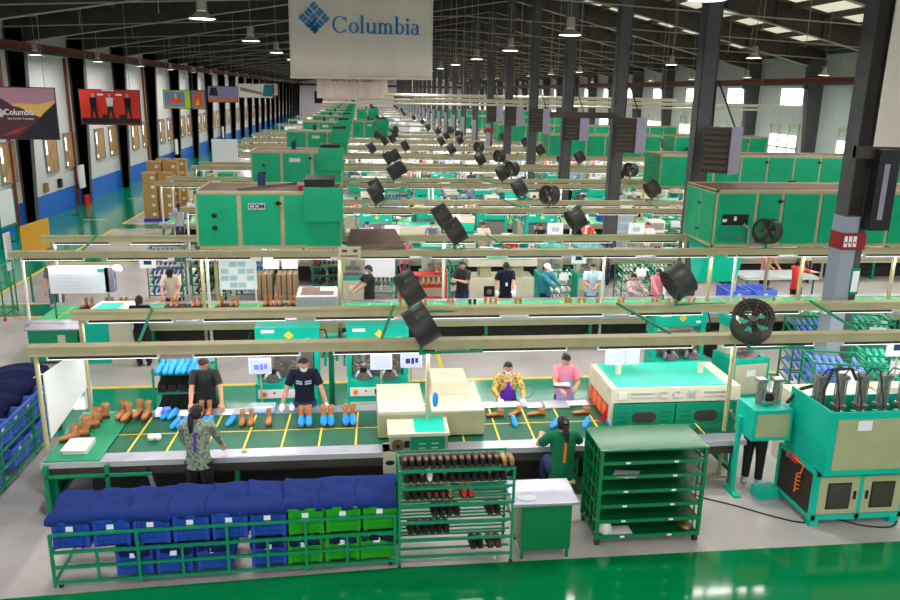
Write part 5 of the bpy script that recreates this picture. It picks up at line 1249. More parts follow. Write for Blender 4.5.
t = empty('green_cabinet', (-6.45, 16.95, 0)); MB().box(-.55, .45, -.3, .3, .05, .76, 'pipegreen').box(.05, .20, -.31, -.3, .35, .65, 'cream').build('body', t); MB().box(-.6, .5, -.34, .34, .76, .79, 'steel').build('worktop', t); tag(t, 'green cabinet at the left end of the second line', 'cabinet')
t = empty('notice_board', (-6.05, 17.35, 0)); MB().box(-.66, .58, .0, .10, 1.38, 1.98, 'paper').box(.50, .68, .0, .22, 1.40, 1.96, 'screen' if 0 else 'louverside').build('board', t); MB().box(.36, .5, -.005, 0, 1.86, 1.93, 'turq').build('corner_mark', t); MB().ball((.74, .1, 1.9), (.12, .08, .10), 'white', 8, 6).build('plastic_wrap', t)
MB().box(-.62, -.59, .02, .05, .8, 1.4, 'pipegreen').box(.52, .55, .02, .05, .8, 1.4, 'pipegreen').build('stand', t)
for i in range(5): MB().box(-.6, .2-.1*(i % 3), -.003, 0, 1.48+.08*i, 1.487+.08*i, 'lightblue').build('written_line', t)
tag(t, 'big white bulletin board with faint writing at the left of the second line', 'board')
t = empty('document_board', (-2.9, 18.6, 0)); MB().box(-.44, .44, .0, .03, 1.12, 1.88, 'white').build('board', t); m = MB()
for i in range(4):
    for j in range(4): m.box(-.39+.20*i, -.22+.20*i, -.004, 0, 1.17+.17*j, 1.29+.17*j, 'lightblue' if (i+j) % 3 else 'paper')
m.build('pinned_papers', t); MB().box(-.42, -.39, .0, .03, .0, 1.12, 'offwhite').box(.39, .42, .0, .03, 0, 1.12, 'offwhite').build('stand', t)
tag(t, 'white stand board with blue document pockets under the overhead oven', 'board')
for i in range(7): auto(MB().box(-.055, .055, -.25, .25, 0, .75, 'kraft').build('brown_sheet_stack', loc=(-2.52+.135*i+(.08 if i > 2 else 0), 19.6, .55)), 'upright brown sheet bundle', 'behind the document board', 'bundle')
tag(MB().box(-2.7, -1.45, 19.3, 19.9, .0, .54, 'pipegreen').build('sheet_cart'), 'green cart base carrying the brown sheet bundles', 'cart')
for i, x in enumerate((-2.25, -1.78)): auto(MB().box(-.2, .2, 0, .02, 0, .30, 'paper').build('white_placard', loc=(x, 19.8, 1.35)), 'white placard', 'above the brown sheet bundles', 'placard')
CARDP = Proto(card); MONP = Proto(monitor)
tag(CARDP.put((-4.95, 18.6, 1.35), 0, 1.1), 'white card with red print on the far side of the second line, left', 'sign')
for x in (-4.95, -4.0): pass
t = empty('white_cabinet_board', (.5, 20.6, 0)); MB().box(-.36, .44, 0, .04, .92, 1.55, 'paper').box(-.36, .44, -.005, 0, 1.46, 1.55, 'lime').build('board', t); MB().box(-.3, -.27, 0, .03, 0, .92, 'turq').box(.35, .38, 0, .03, 0, .92, 'turq').build('stand', t); tag(t, 'white board with a lime stripe behind the man in the black shirt', 'board')
t = empty('red_shoe_rack', (1.7, 20.4, 0)); m = MB()
for x in (-.6, .6):
    for y in (-.2, .2): m.box(x-.018, x+.018, y-.018, y+.018, 0, 1.2, 'red')
m.build('frame', t)
for z in (.35, .72, 1.05): MB().box(-.6, .6, -.2, .2, z-.02, z+.02, 'red').build('shelf', t)
tag(t, 'red steel rack of brown boots behind the second line', 'rack')
for i in range(8): auto(BB2.put((1.2+.14*i, 20.4, .755), PI), 'brown boot', 'on the red rack', 'boot')
for x in (2.05, 2.18): auto(BB2.put((x, 20.4, 1.085), PI), 'tan boot', 'on top of the red rack', 'boot')
# clutter behind the second line
r = random.Random(77)
for i, x in enumerate((-5.4, -4.2, -3.0, -.9, .6, 2.6)): auto((TRB_ if 0 else Proto(tray_rack, ('binblue', 'black', 'lastblue', 'black', 'offwhite', 'lastgreen')[i])).put((x, 22.2, 0), r.uniform(-.1, .1)), 'green rack of ' + ('bright blue', 'black', 'violet-blue', 'black', 'pale', 'turquoise')[i] + ' parts', 'well behind the second line', 'rack')
for i in range(14): auto(MB().box(-.3, .3, -.2, .2, 0, .07, 'kraft').build('folded_sack', loc=(-5.9+.75*(i % 2)+r.uniform(-.04, .04), 19.9+r.uniform(-.05, .05), .075*(i//2)), rz=r.uniform(-.15, .15)), 'folded brown sack', 'in the piles behind the notice board', 'sack')
# people of the second line
gp = None
person('man in a grey shirt standing in the left aisle by the orange sign', (-7.55, 19.9, 0), PI, 1.66, shirt='greyshirt', pants='greyshirt', hair='short', badge=True, look=5)
person('woman in black with long dark hair seen from behind, second line', (-4.62, 16.45, 0), 0, 1.58, hl=(-.2, .36, .92), hr=(.28, .36, .95), look=20, hair='long', shirt='tshirt', pants='black')
person('person in a tan t-shirt and black cap bent over boots', (-4.52, 18.98, 0), PI, 1.66, hl=(-.16, .42, .98), hr=(.14, .42, .98), look=42, cap='black', shirt='tanshirt', pants='black', lean=8)
person('man in a black shirt and white mask turned left, second line', (.22, 18.95, 0), PI*.62, 1.66, hl=(-.1, .42, 1.0), hr=(.2, .40, .95), look=22, mask='white', shirt='black', pants='black')
person('man in black with glasses reading something at the second belt', (2.60, 19.25, 0), PI*.80, 1.70, hl=(-.06, .34, 1.22), hr=(.06, .34, 1.2), look=24, shirt='black', pants='jeans')
person('man in a black shirt and cap with a hanging badge', (3.72, 19.22, 0), PI, 1.66, hl=(-.14, .38, .92), hr=(.26, .2, .92), look=34, cap='black', shirt='tshirt', pants='black', gloves='white', badge=True)
person('woman in a teal vest and white cap handling boots', (4.78, 19.25, 0), PI*1.25, 1.60, hl=(-.15, .42, .98), hr=(.15, .44, .98), look=26, cap='paper', shirt='teal', pants='black', sleeve='long', mask='white', gloves='white')
person('man in a light blue t-shirt with a white mask', (6.05, 19.35, 0), PI*.95, 1.62, hl=(-.05, .36, 1.05), hr=(.1, .36, 1.05), look=20, mask='white', shirt='lightblue', pants='greyshirt', wide=1.1)
person('woman in pale floral clothes seated beside the white panel', (7.15, 19.3, .2), PI*1.1, 1.52, hl=(-.2, .35, .7), hr=(.15, .4, .7), look=28, shirt='floral', pants='floral', seated=True, sleeve='long')
person('woman in a lilac and pink shirt half hidden by the white panel', (7.78, 19.2, 0), PI, 1.52, hl=(-.2, .4, .95), hr=(.15, .4, .95), look=28, shirt='pink', pants='black', sleeve='long')
tag(MB().add([(-.02, -.2, .95), (.02, -.2, .95), (.22, .1, 1.0), (.2, .12, 1.0), (-.02, -.2, 1.62), (.02, -.2, 1.62), (.24, .1, 1.55), (.2, .12, 1.55)], [(0, 1, 2, 3), (4, 7, 6, 5), (0, 4, 5, 1), (1, 5, 6, 2), (2, 6, 7, 3), (3, 7, 4, 0)], 'paper').box(-.02, .02, -.2, -.15, .8, .96, 'pipegreen').build('partition_screen', loc=(7.70, 18.75, 0)), 'tall white panel standing on the second line', 'panel')
person('worker in a red shirt reaching right near the second column', (12.15, 20.0, 0), -PI*.4, 1.60, hl=(.05, .5, 1.2), hr=(.2, .5, 1.2), look=10, shirt='red', pants='black')
person('woman in a pink shirt at the pale worktable on the right', (12.3, 22.0, 0), PI*1.05, 1.55, hl=(-.15, .4, .98), hr=(.1, .42, .98), look=20, hair='bun', shirt='pink', pants='black', mask='white')
person('person in black leaning beside the right overhead oven', (10.35, 20.2, 0), PI*.5, 1.62, hl=(-.1, .45, 1.3), hr=(.1, .45, 1.3), look=10, lean=14, shirt='black', pants='black')
STL.put((7.15, 19.3, .1)); 
bpy.data.objects[ [o.name for o in S.objects if o.name.startswith('stool')][-1] ]
tag([o for o in S.objects if o.name.startswith('stool') and o.type == 'EMPTY'][-1], 'stool under the woman in pale floral clothes', 'stool')
# machines between first and second line, on the right
tag(LM.put((6.35, 14.3, 0), .1), 'turquoise lasting machine behind the tunnel oven', 'machine')
PM = Proto(press_machine, 'turq', 'cream'); PO = Proto(press_machine, 'oven', 'olive'); PC = Proto(press_machine, 'cream', 'turq')
tag(PM.put((7.65, 14.2, 0), .15), 'cream and turquoise press with coiled green hose left of the lasts racks', 'machine')
TRB = Proto(tray_rack, 'lastblue'); TRG = Proto(tray_rack, 'lastgreen'); TRK = Proto(tray_rack, 'black'); TRW = Proto(tray_rack, 'offwhite')
n = 0
for (x, y, rz, kd) in ((8.35, 12.2, -.25, 'b'), (9.55, 12.55, -.25, 'g'), (9.3, 14.5, -.2, 'b'), (10.5, 14.6, -.2, 'g'), (11.8, 14.3, -.2, 'b'), (10.9, 12.4, -.2, 'b'), (12.9, 14.8, -.2, 'g')):
    auto((TRB if kd == 'b' else TRG).put((x, y, 0), rz), 'green rack of %s shoe lasts' % ('blue' if kd == 'b' else 'turquoise'), 'behind the large press machine', 'rack')
tag(MB().box(6.85, 8.25, 10.75, 11.35, .0, 1.25, 'cream').build('cream_cabinet', bevel=.01), 'plain cream cabinet behind the large press machine', 'cabinet')
tag(MB().box(8.4, 9.2, 11.2, 11.5, .0, 1.2, 'cream').build('cream_cabinet', bevel=.01), 'second cream cabinet at the right edge by the presses', 'cabinet')
tag(CARDP.put((9.05, 11.6, 1.3), 0, 1.3), 'white card with a red mark at the right edge', 'sign')
for (x, y, kd) in ((10.0, 19.4, 'b'), (10.75, 19.4, 'b')): auto(CB2.put((x, y, .5), 0, 1.3), 'blue bin of grey soles', 'under the right overhead oven', 'bin')
tag(MB().box(9.6, 11.0, 18.9, 19.7, 0, .49, 'pipegreen').build('bin_platform'), 'low green platform under the blue bins of the right oven', 'platform')
t = empty('work_table', (11.9, 20.8, 0)); MB().box(-1.1, 1.1, -.5, .45, .86, .90, 'turqdark' if 0 else 'cellophane').box(-1.1, 1.1, -.5, .45, .83, .86, 'offwhite').build('top', t)
for x in (-1, 1):
    for y in (-.4, .4): MB().box(x-.02, x+.02, y-.02, y+.02, 0, .83, 'pipegreen').build('leg', t)
tag(t, 'pale glass topped worktable in front of the woman in pink', 'table')
for (x, y) in ((11.2, 19.6), (12.2, 19.5)): auto(TRG.put((x, y-2.9+.2, 0), -.3, (1, 1, .62)), 'low rack of turquoise lasts', 'in front of the pale worktable', 'rack')
# row of machines behind the second line
tag(PM.put((-.2, 21.3, 0)), 'turquoise and cream press behind the lime striped board', 'machine')
t = empty('forming_station', (3.85, 20.7, 0)); MB().box(-.9, .9, -.3, .5, 0, .92, 'cream').box(-.95, .95, -.35, .5, 1.25, 1.45, 'cream').box(-.80, .8, -.36, -.1, 1.46, 1.48, 'turq').box(-.6, -.3, -.2, .4, .92, 1.25, 'olive').box(.3, .6, -.2, .4, .92, 1.25, 'olive').build('body', t, bevel=.01)
MB().box(-.5, -.2, -.31, -.3, .4, .7, 'black').tube((-.35, -.30, .55), (-.35, -.38, .55), .07, 'gunmetal', 10).build('control_dial', t); MB().box(.1, .4, -.31, -.3, .4, .72, 'paper').build('paper_notice', t); tag(t, 'cream forming station behind the man with the badge', 'machine')
for (x, w_) in ((1.9, .5), (5.3, .45), (6.4, .4)): auto(PM.put((x+.2, 21.6, 0), 0), 'turquoise press', 'behind the workers of the second line', 'machine')
for x in (5.45, 7.4, 8.3): auto(TRW.put((x+.2, 20.6, 0), 0, .9) if x != 5.45 else TRW.put((5.45, 20.6, 0), 0, .8), 'green rack of pale parts', 'behind the workers of the second line', 'rack')
for x in (5.55, 8.9): auto(CARDP.put((x, 19.0, 1.35)), 'white machine card', 'behind the second belt', 'sign')
tag(MB().ball((8.2, 16.3, .3), (.5, .35, .32), 'black', 12, 8, lambda x, y, z: (x, y, max(0, z))).build('black_sack'), 'black sack on the floor under the second conveyor', 'sack')
for o in list(S.objects):
    if o not in _before and o.parent is None and (o.type == 'EMPTY' or o.location.length > 0) and o.location.x > 5 and o.name.split('.')[0] not in ('light_rail', 'conveyor_table', 'tube_lights', 'overhead_oven', 'drum_fan', 'work_table'):
        q = 1-.00147*o.location.x; o.location.x *= q; o.location.y *= q
# ================================================================== LINES FURTHER BACK
CRW = Proto(crate, 'offwhite', 'offwhite', .41, .55, .30, False)
HM = Proto(hood_machine, 'cream', 'turq'); HM2 = Proto(hood_machine, 'turq', 'cream')
CAR = Proto(carton)
def simple(fn):
    return fn
def m_lm():
    m = MB().box(-.55, .55, -.32, .35, 0, .8, 'turq').box(-.5, .5, -.335, -.32, .14, .4, 'cream').box(-.45, .45, .0, .34, .8, 1.4, 'darksteel').box(-.56, .56, -.02, .34, 1.4, 1.72, 'turq').cb((-.2, -.1, 1.0), (.25, .2, .4), 'gunmetal').cb((.2, -.1, 1.0), (.25, .2, .4), 'steel'); return m
def m_press(a, b): return MB().box(-.42, .42, -.35, .35, 0, .85, a).box(-.36, .36, -.365, -.35, .12, .75, b).box(-.3, .3, 0, .34, .85, 1.42, b).box(-.38, .38, -.32, .34, 1.42, 1.62, a).cb((0, -.15, 1.2), (.1, .1, .4), 'steel')
def m_hood(a, b): return MB().prismx([(-.45, .0), (.45, .0), (.45, 1.35), (-.25, 1.35), (-.45, 1.15)], -.8, .8, a).box(-.7, .7, -.3, .4, 1.352, 1.37, b)
def m_rack(c):
    m = MB()
    for x in (-.45, .45):
        for y in (-.3, .3): m.box(x-.02, x+.02, y-.02, y+.02, 0, 1.45, 'pipegreen')
    for i in range(4):
        z = .2+.38*i; m.box(-.45, .45, -.3, .3, z-.015, z+.015, 'pipegreen')
        for q in range(5): m.cb((-.36+.18*q, 0, z+.08), (.11, .5, .12), c)
    return m
def m_person(sh, cap_=None):
    m = MB(); n = 8
    def el(z, rx, ry, y=0, x=0): return [(x+rx*math.cos(2*PI*i/n), y+ry*math.sin(2*PI*i/n), z) for i in range(n)]
    for x in (-.09, .09): m.loft([el(0, .05, .08, 0, x), el(.45, .06, .065, 0, x), el(.85, .09, .1, 0, x)], 'jeans')
    m.loft([el(.8, .16, .12), el(1.05, .14, .11), el(1.30, .2, .12), el(1.38, .17, .09), el(1.43, .06, .06)], sh)
    for s_ in (-1, 1): m.tube((s_*.19, 0, 1.34), (s_*.24, .10, 1.08), .05, sh, 6, .04); m.tube((s_*.24, .10, 1.08), (s_*.16, .34, 1.0), .036, 'skin', 6, .025)
    m.ball((0, .02, 1.54), (.078, .095, .115), 'skin', 10, 8); m.ball((0, -.012, 1.57), (.086, .10, .11), cap_ or 'hair', 10, 8)
    return m
class One:
    def __init__(s, name, mb): s.me = mb.mesh(name); s.name = name
    def put(s, loc, rz=0, sc=None):
        o = bpy.data.objects.new(s.name, s.me); COL.objects.link(o); o.location = loc; o.rotation_euler = (0, 0, rz)
        if sc: o.scale = (sc, sc, sc) if not isinstance(sc, tuple) else sc
        return o
def m_sew():
    m = MB().box(-.55, .55, -.28, .28, .72, .76, 'paper').box(-.5, -.45, -.22, .22, 0, .72, 'offwhite').box(.45, .5, -.22, .22, 0, .72, 'offwhite')
    return m.cb((.1, .05, .95), (.40, .12, .10), 'white').cb((.25, .05, .83), (.10, .12, .16), 'white').cb((-.08, .05, .86), (.06, .08, .12), 'steelflat').cb((-.35, -.1, .80), (.2, .25, .07), 'leather').cb((-.3, .15, .82), (.2, .15, .12), 'lightblue')
def m_tower(a='lampcase'): 
    m = MB().box(-.3, .3, -.25, .25, 0, 1.5, 'offwhite')
    for i in range(4): m.box(-.26, .26, -.26, -.25, .15+.34*i, .40+.34*i, a)
    return m
def m_pile(a, b):
    m = MB(); r_ = random.Random(4)
    for i in range(12): m.cb((r_.uniform(-.35, .35), r_.uniform(-.15, .15), .05+r_.uniform(0, .10)), (r_.uniform(.1, .3), r_.uniform(.1, .3), r_.uniform(.04, .12)), r_.choice((a, b, a, 'offwhite')))
    return m
def sheet_mb(): return MB().box(-.25, .25, -.15, .15, 0, .01, 'paper')
near = {
 'lasting machine': (LM, 'turquoise lasting machine', 'machine'), 'tpress': (PM, 'turquoise press', 'machine'), 'gpress': (PO, 'dark green press', 'machine'), 'cpress': (PC, 'cream press', 'machine'),
 'hood': (HM, 'cream heater tunnel', 'machine'), 'hood2': (HM2, 'turquoise heater tunnel', 'machine'), 'rb': (TRB, 'rack of blue lasts', 'rack'), 'rg': (TRG, 'rack of turquoise lasts', 'rack'), 'rk': (TRK, 'rack of black shoes', 'rack'), 'rw': (TRW, 'rack of pale parts', 'rack')}
far = {
 'lasting machine': One('lasting_machine', m_lm()), 'tpress': One('press_machine', m_press('turq', 'cream')), 'gpress': One('press_machine', m_press('oven', 'olive')), 'cpress': One('press_machine', m_press('cream', 'offwhite')),
 'hood': One('heater_tunnel', m_hood('cream', 'offwhite')), 'hood2': One('heater_tunnel', m_hood('turq', 'offwhite')), 'rb': One('tray_rack', m_rack('lastblue')), 'rg': One('tray_rack', m_rack('lastgreen')), 'rk': One('tray_rack', m_rack('black')), 'rw': One('tray_rack', m_rack('offwhite')),
 'sew': One('sewing_table', m_sew()), 'tower': One('parts_cabinet', m_tower()), 'tower2': One('parts_cabinet', m_tower('lightblue'))}
FAM = {'tpress': 'press', 'gpress': 'press', 'cpress': 'press', 'hood': 'hood', 'hood2': 'hood', 'rb': 'rack', 'rg': 'rack', 'rk': 'rack', 'rw': 'rack', 'tower': 'tower', 'tower2': 'tower', 'sew': 'sew', 'lasting machine': 'lm'}
K = {'n': {'rack': 20, 'press': 12, 'lm': 4}}
farlab = {'sew': ('white topped sewing table', 'table'), 'tower': ('pale drawer tower', 'cabinet'), 'tower2': ('white and blue drawer tower', 'cabinet')}
shirts = ('tshirt', 'lightblue', 'tanshirt', 'pink', 'teal', 'red', 'offwhite', 'greyshirt', 'floral', 'lilac')
snm = {'tshirt': 'navy', 'lightblue': 'light blue', 'tanshirt': 'tan', 'pink': 'pink', 'teal': 'teal', 'red': 'red', 'offwhite': 'white', 'greyshirt': 'grey', 'floral': 'pale floral', 'lilac': 'lilac'}
FP = {s_: One('person', m_person(s_, 'paper' if i % 4 == 1 else None)) for i, s_ in enumerate(shirts)}
NPOSE = {}
def near_person(sh, i):
    if sh not in NPOSE: NPOSE[sh] = (lambda sh=sh, i=i: person(None, (0, 0, 0), 0, 1.60, hl=(-.2, .4, 1.0), hr=(.15, .42, 1.0), look=24, hair=('bun', 'ponytail', 'short')[i % 3], mask='white' if i % 2 else None, shirt=sh, pants='jeans', detail=False))
    return NPOSE[sh]
NP = {s_: Proto(near_person(s_, i)) for i, s_ in enumerate(shirts)}
PILES = [(One('parts_pile', m_pile('paper', 'lightblue')), 'pile of white and blue parts'), (One('parts_pile', m_pile('offwhite', 'leather')), 'pile of pale and brown parts'), (One('parts_pile', m_pile('turq', 'paper')), 'pile of turquoise and white parts')]
FBOOT = {'leather': One('boot', bootmb(MB(), 'leather')), 'black': One('boot', bootmb(MB(), 'black')), 'offwhite': One('boot', bootmb(MB(), 'offwhite'))}
TOTE = {c: One('tote_bin', MB().box(-.25, .25, -.18, .18, 0, .02, c).box(-.25, .25, -.18, -.165, 0, .22, c).box(-.25, .25, .165, .18, 0, .22, c).box(-.25, -.235, -.18, .18, 0, .22, c).box(.235, .25, -.18, .18, 0, .22, c).box(-.2, .2, -.14, .14, .1, .16, 'offwhite')) for c in ('binblue', 'white', 'pipegreen')}
CARDF = One('sign_card', MB().tube((0, 0, 0), (0, 0, .3), .012, 'tan', 4).box(-.17, .17, -.01, .01, .28, .54, 'paper').box(-.08, .08, -.013, -.01, .36, .45, 'lightblue'))
WBOARD = One('white_board', MB().box(-.6, .6, -.02, .02, 1.1, 1.8, 'paper').box(-.58, -.55, -.01, .01, 0, 1.1, 'pipegreen').box(.55, .58, -.01, .01, 0, 1.1, 'pipegreen'))
FFAN = [One('drum_fan', MB().tube(tuple(Vector((0, 0, .42))-Vector(d_).normalized()*.17), tuple(Vector((0, 0, .42))+Vector(d_).normalized()*.17), .285, 'fanblack', 14).tube((0, 0, 0), (0, 0, .2), .03, 'pipegreen', 5)) for d_ in ((-.86, -.12, -.5), (-.8, -.55, .1), (.6, -.1, .75))]
def cnt(key, lim=285):
    K['n'][key] = K['n'].get(key, 0)+1; return K['n'][key] <= lim
kinds_back = ['sew', 'lasting machine', 'tpress', 'hood', 'rb', 'rg', 'rk', 'rw', 'cpress', 'gpress', 'tower', 'hood2', 'tower2']
wfar = [10, 1, 0, 3, 1, 0, 1, 6, 5, 0, 5, .5, 5]
wts = [6, 5, 4, 4, 2, 2, 1, 3, 4, 1, 4, 1, 3]
ftags = {2: (5.3, 9.9, 17.0), }
for k in range(2, 26):
    y0 = 10.65+PL*k; r = random.Random(100+k)
    if y0 > 184: break
    xl = (-5.2 if k == 2 else -7.5 if k < 6 else -8.2); xr = min(23.6, y0*.78+1)
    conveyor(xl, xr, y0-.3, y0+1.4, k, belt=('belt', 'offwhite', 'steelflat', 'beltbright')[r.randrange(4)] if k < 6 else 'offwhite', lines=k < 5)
    posts = [xl+.1+(xr-xl-.3)*i/6 for i in range(7)] if k < 12 else [xl, xr-.1]
    posts = [p for p in posts if abs(p-9.1) > .4]
    if k < 9 or k % 2: rail(y0, xl-.1, xr+.2, k, posts, 'front')
    if k < 9: rail(y0+1.8, xl-.1, xr+.2, k, posts, 'back')
    pos_wh = 'on the %s line' % ordn(k+1)
    det = k <= 5
    # fans over both rails
    for q, yy in enumerate((y0, y0+1.8)):
        xs_ = [.6+.1*k+4.5*i+(1.2 if q else 0)+r.uniform(-.5, .5) for i in range(-1 if k > 4 else 0, 6)]
        if k == 2: xs_ = [.55, 5.3, 9.9, 15] if q == 1 else [.5, 5.9, 13]
        for x in xs_:
            if k >= 9 and (q or k % 2 == 0): continue
            if xl < x < xr-.5 and abs(x-9.1) > .6 and not (k % 2 and (-4 < x < -.2)):
                v = r.choice((0, 0, 0, 0, 2))
                if det: put_fan(v, x, yy, k, 2.33)
                else: auto(FFAN[{0: 0, 2: 1, 3: 2}[v]].put((x, yy, 2.33)), 'black drum fan', 'above the %s conveyor line' % ordn(k+1), 'fan')
    # machines in two rows behind the belt
    for row, (ya, dens) in enumerate(((y0+2.95, .5), (y0+3.9, .6), (y0+4.85, .8))):
        x = xl+r.uniform(.2, .9)
        while x < xr-.6:
            kd = r.choices(kinds_back, wts if k < 5 else wfar)[0]
            wd = {'sew': 1.15, 'hood': 1.75, 'hood2': 1.75, 'lasting machine': 1.35, 'tower': .75, 'tower2': .75}.get(kd, 1.05)
            cx = x+wd/2; x += wd+r.choice((.05, .1, .3, .8))*dens
            if cx+wd/2 > xr: break
            if abs(cx-9.1) < wd/2+.40: continue
            lab = near[kd][1:] if kd in near else farlab[kd]
            if not cnt(FAM[kd]):
                if cnt('sew'): kd = 'sew'; lab = farlab[kd]
                else: continue
            pass
            o = (near[kd][0] if det and kd in near else far[kd]).put((cx, ya, 0), r.choice((0, 0, 0, PI)) if kd not in ('tower', 'tower2') else 0)
            auto(o, lab[0], ('just behind the ', 'in the row behind the ', 'well behind the ')[row]+ordn(k+1)+' line', lab[1])
    # workers on both sides of the belt
    for side in (0, 1):
        x = xl+r.uniform(.5, 1.5)
        while x < xr-.5:
            sh = r.choice(shirts); fars = r.random()
            if k <= 14 and abs(x-9.1) > .5 and cnt('p', 260):
                yy = y0+1.85 if side else y0-.62; rz = PI if side else 0
                o = (NP[sh] if k <= 3 else FP[sh]).put((x, yy, 0), rz+r.uniform(-.3, .3)+(0), r.uniform(.95, 1.03))
                auto(o, 'person in a %s shirt' % snm[sh], ('behind' if side else 'in front of')+' the %s belt' % ordn(k+1), 'person')
            x += r.uniform(1.0, 2.2) if side else r.uniform(1.6, 4)
    # things on the belt and its edges
    x = xl+.4; lastx = -99
    while x < xr-.4:
        if 8.4 < x < 9.7: x = 9.7
        c = r.random(); yy = y0+r.choice((.1, .5, .9)); z = .802
        if c < .26:
            ct = r.choice(('leather', 'leather', 'black', 'offwhite'))
            if cnt('boot', 80):
                for d_ in (0, .11): auto(FBOOT[ct].put((x+d_, yy, z), PI), {'leather': 'brown', 'black': 'black', 'offwhite': 'white'}[ct]+' boot', pos_wh, 'boot')
            x += .45
        elif c < .66:
            i = r.randrange(3)
            if cnt('pile', 290): auto(PILES[i][0].put((x+.3, y0+.55+r.uniform(-.3, .3), z)), PILES[i][1], pos_wh, 'parts')
            x += .9
        elif c < .9:
            cc = r.choice(('binblue', 'white', 'white', 'pipegreen'))
            if cnt('tote', 290): auto(TOTE[cc].put((x+.25, yy, z)), {'binblue': 'blue', 'white': 'white', 'pipegreen': 'green'}[cc]+' tote bin', pos_wh, 'bin')
            x += .7
        else: x += .5
        x += r.uniform(.0, .4)
    for i in range(int((xr-xl)/2.6)):
        x = xl+1+2.6*i+r.uniform(-.5, .5)
        if cnt('card', 280): auto(CARDF.put((x, y0+1.32, .80), 0, r.uniform(1, 1.6)), 'white sign card', pos_wh, 'sign')
    for _i in range(1 if k < 4 else 3 if k < 8 else 5):
        x = xl+1+_i*6.1+r.uniform(0, 2.4)
        if abs(x-9.1) < 1: continue
        auto(WBOARD.put((x, y0+2.35, 0), 0, (1, 1, r.uniform(.9, 1.2))), 'white board on green legs', 'behind the %s line' % ordn(k+1), 'board')
# overhead ovens of the lines behind
def simple_oven(x0, x1, y, k, who, z0=2.34, z1=3.62, boxed=True):
    n = max(2, round((x1-x0)/1.05)); o = oven(x0, x1, y, 1.75, z0, z1, [(x1-x0)*i/n for i in range(1, n)], k=k, right=not boxed)
    if boxed:
        MB().box(x1-x0-.85, x1-x0+.05, -.20, -.02, z0+.62, z1+.12, 'oven').build('control_box', o); MB().box(x1-x0-.8, x1-x0-.1, .2, 1.2, z1, z1+.22, 'black').build('burner', o)
        MB().tube(((x1-x0)*.45, .9, z1), ((x1-x0)*.45, .9, z1+.28), .09, 'jeans', 10).build('motor', o)
        MB().box((x1-x0)*.42, (x1-x0)*.54, -.03, -.012, z0+.88, z0+1.02, 'steelflat').build('maker_plate', o)
    tag(o, 'green overhead oven with tan frame, %s oven of the %s row' % (who), 'oven')
for i, k in enumerate(range(3, 24, 2)):
    y = 10.65+PL*k-1.3 if k == 3 else 10.65+PL*k+.0
    simple_oven(-3.9, -.6+.01*i, y+.1, k, (ordn(i+2), 'left'))
simple_oven(-.45, 2.2, 10.65+PL*7.4, 7, ('front', 'middle')); simple_oven(-.2, 2.4, 10.65+PL*13, 13, ('far', 'middle'))
simple_oven(11.6, 22.6, 29.4, 3, ('second', 'right'), boxed=False)
simple_oven(10.6, 17.2, 10.65+PL*5+.1, 5, ('third', 'right'), boxed=False); simple_oven(18.0, 23.6, 10.65+PL*5+.1, 5, ('rightmost', 'third'), boxed=False)
simple_oven(10.0, 23.5, 10.65+PL*7+.1, 7, ('fourth', 'right'), boxed=False); simple_oven(9.9, 22.2, 10.65+PL*10+.1, 10, ('fifth', 'right'), boxed=False); simple_oven(9.9, 22.2, 10.65+PL*14+.1, 14, ('sixth', 'right'), boxed=False)
# ================================================================== LEFT AISLE
for i, (x, y, n) in enumerate(((-9.1, 35.7, 5), (-8.45, 35.8, 5), (-9.1, 36.6, 6), (-8.4, 36.7, 6), (-9.0, 37.9, 6), (-8.3, 38.0, 6), (-8.8, 51.0, 5), (-8.1, 51.0, 5), (-7.0, 60.0, 5))):
    for q in range(n): auto(CAR.put((x, y, .15+.401*q)), 'brown carton', 'in the carton stack %s beside the aisle' % ordn(i+1), 'box', axis=2)
    tag(MB().box(x-.33, x+.33, y-.3, y+.3, 0, .149, 'bindeep').build('pallet'), 'dark blue pallet under the %s carton stack beside the aisle' % ordn(i+1), 'pallet')
t = empty('orange_sign', (-8.95, 22.6, 0)); MB().add([(-.1, -.75, 1.25), (.05, .75, 1.25), (.05, .75, 2.10), (-.1, -.75, 2.10), (-.06, -.75, 1.25), (.09, .75, 1.25), (.09, .75, 2.1), (-.06, -.75, 2.1)], [(0, 1, 2, 3), (4, 7, 6, 5), (0, 4, 5, 1), (1, 5, 6, 2), (2, 6, 7, 3), (3, 7, 4, 0)], 'signyellow').build('board', t)
MB().box(-.02, .03, -.72, -.68, 0, 1.25, 'pipegreen').box(.0, .05, .68, .72, 0, 1.25, 'pipegreen').build('stand', t); tag(t, 'orange-yellow sign board on a green stand by the left aisle', 'sign')
t = empty('white_stand_board', (-9.35, 21.9, 0)); MB().box(-.02, .02, -.35, .0, .95, 1.95, 'paper').box(-.02, .02, -.33, -.30, 0, .95, 'pipegreen').build('board', t); tag(t, 'narrow white board left of the orange sign', 'board')
for i, (x, y) in enumerate(((-12.9, 28.6), (-12.9, 30.2))):
    t = empty('aisle_notice_board', (x, y, 0)); MB().box(0, .03, -.65, .65, .75, 2.0, 'paper').build('board', t); MB().box(-.02, .05, -.7, -.65, 0, 2.05, 'turqdark').box(-.02, .05, .65, .7, 0, 2.05, 'turqdark').box(-.3, .3, -.7, -.66, 0, .04, 'turqdark').box(-.3, .3, .66, .7, 0, .04, 'turqdark').box(-.02, .06, -.65, .65, .65, .72, 'turqdark').build('stand', t)
    tag(t, '%s white notice board on green legs by the left wall' % ('nearer' if i == 0 else 'farther'), 'board')
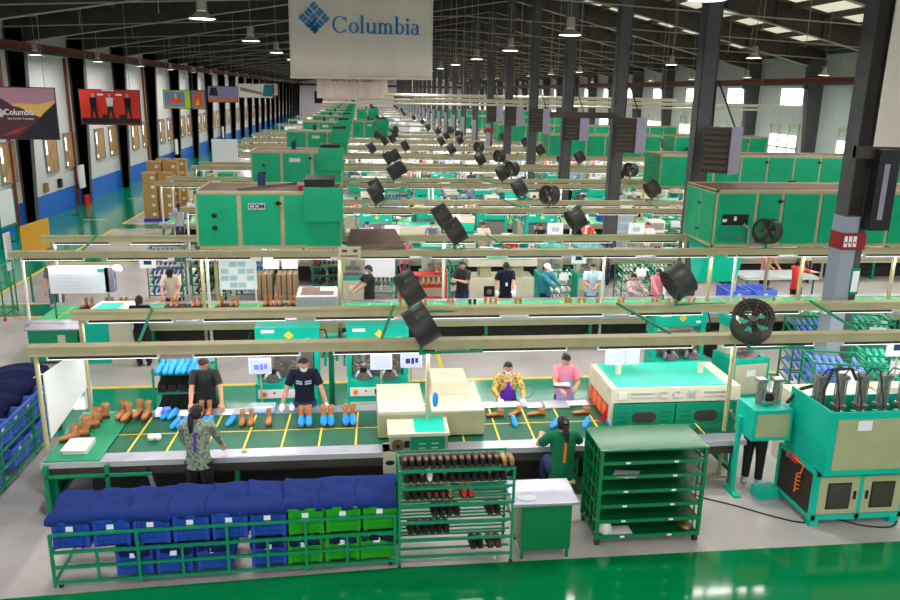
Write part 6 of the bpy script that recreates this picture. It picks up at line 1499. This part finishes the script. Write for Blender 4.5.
for i, y in enumerate((40.3, 61.1, 82)):
    t = empty('fire_point', (XL+.35, y, 0)); MB().box(0, .1, -.3, .3, .9, 2.0, 'paper').build('panel', t); MB().tube((.2, -.15, 0), (.2, -.15, .55), .09, 'red', 10).tube((.2, .15, 0), (.2, .15, .55), .09, 'red', 10).build('extinguishers', t); tag(t, 'white panel over red fire extinguishers, %s along the left wall' % ordn(i+1), 'fire point')
for i, y in enumerate((33.4, 40.5, 54.4)):
    tag(MB().box(XL+.02, XL+.12, y-.06, y+.06, 0, 7.0, 'crane').build('red_pipe'), 'dark red vertical channel on the left wall, %s from the front' % ordn(i+1), 'pipe')
for i, y in enumerate((36.6, 38.3)): tag(MB().box(XL+.02, XL+.14, y-.15, y+.15, 1.15, 1.55, 'brass' if i == 0 else 'black').build('wall_box'), ('brass coloured' if i == 0 else 'small black')+' box on the left wall above the blue band', 'box')
t = empty('thin_stand', (-12.9, 37.4, 0)); MB().tube((0, 0, 0), (0, 0, 1.1), .02, 'darksteel', 6).box(-.2, .2, -.2, .2, 0, .02, 'darksteel').box(-.15, .15, -.1, .1, 1.1, 1.13, 'darksteel').build('stand', t); tag(t, 'thin dark stand by the blue wall band', 'stand')
person('person in a blue jacket walking far down the left aisle', (-11.2, 66, 0), PI, 1.65, shirt='blue', pants='greyshirt', detail=False)
tag(MB().box(-7.6, -6.3, 42.42, 42.5, 0, 3.2, 'white').build('white_partition'), 'white partition panel standing by the left aisle', 'partition')
t = empty('wire_cart', (-9.2, 21.0-.6, 0)); m = MB()
for x in (-.5, .3):
    for y in (-.4, .4): m.tube((x, y, .05), (x, y, 1.4), .02, 'pipegreen', 6)
for z in (.15, .8, 1.4): m.path([(-.5, -.4, z), (.3, -.4, z), (.3, .4, z), (-.5, .4, z), (-.5, -.4, z)], .018, 'pipegreen')
m.build('frame', t); MB().box(-.45, .1, -.42, -.41, .9, 1.35, 'paper').build('sheet', t)
for x in (-.5, .3): MB().tube((x-.02, -.4, .05), (x+.02, -.4, .05), .05, 'red', 8).build('caster', t)
tag(t, 'green wire cart with a white sheet at the far left edge', 'cart')
TOT = len(S.objects)
print('objects', TOT)
bpy.context.view_layer.update()
finish_labels()
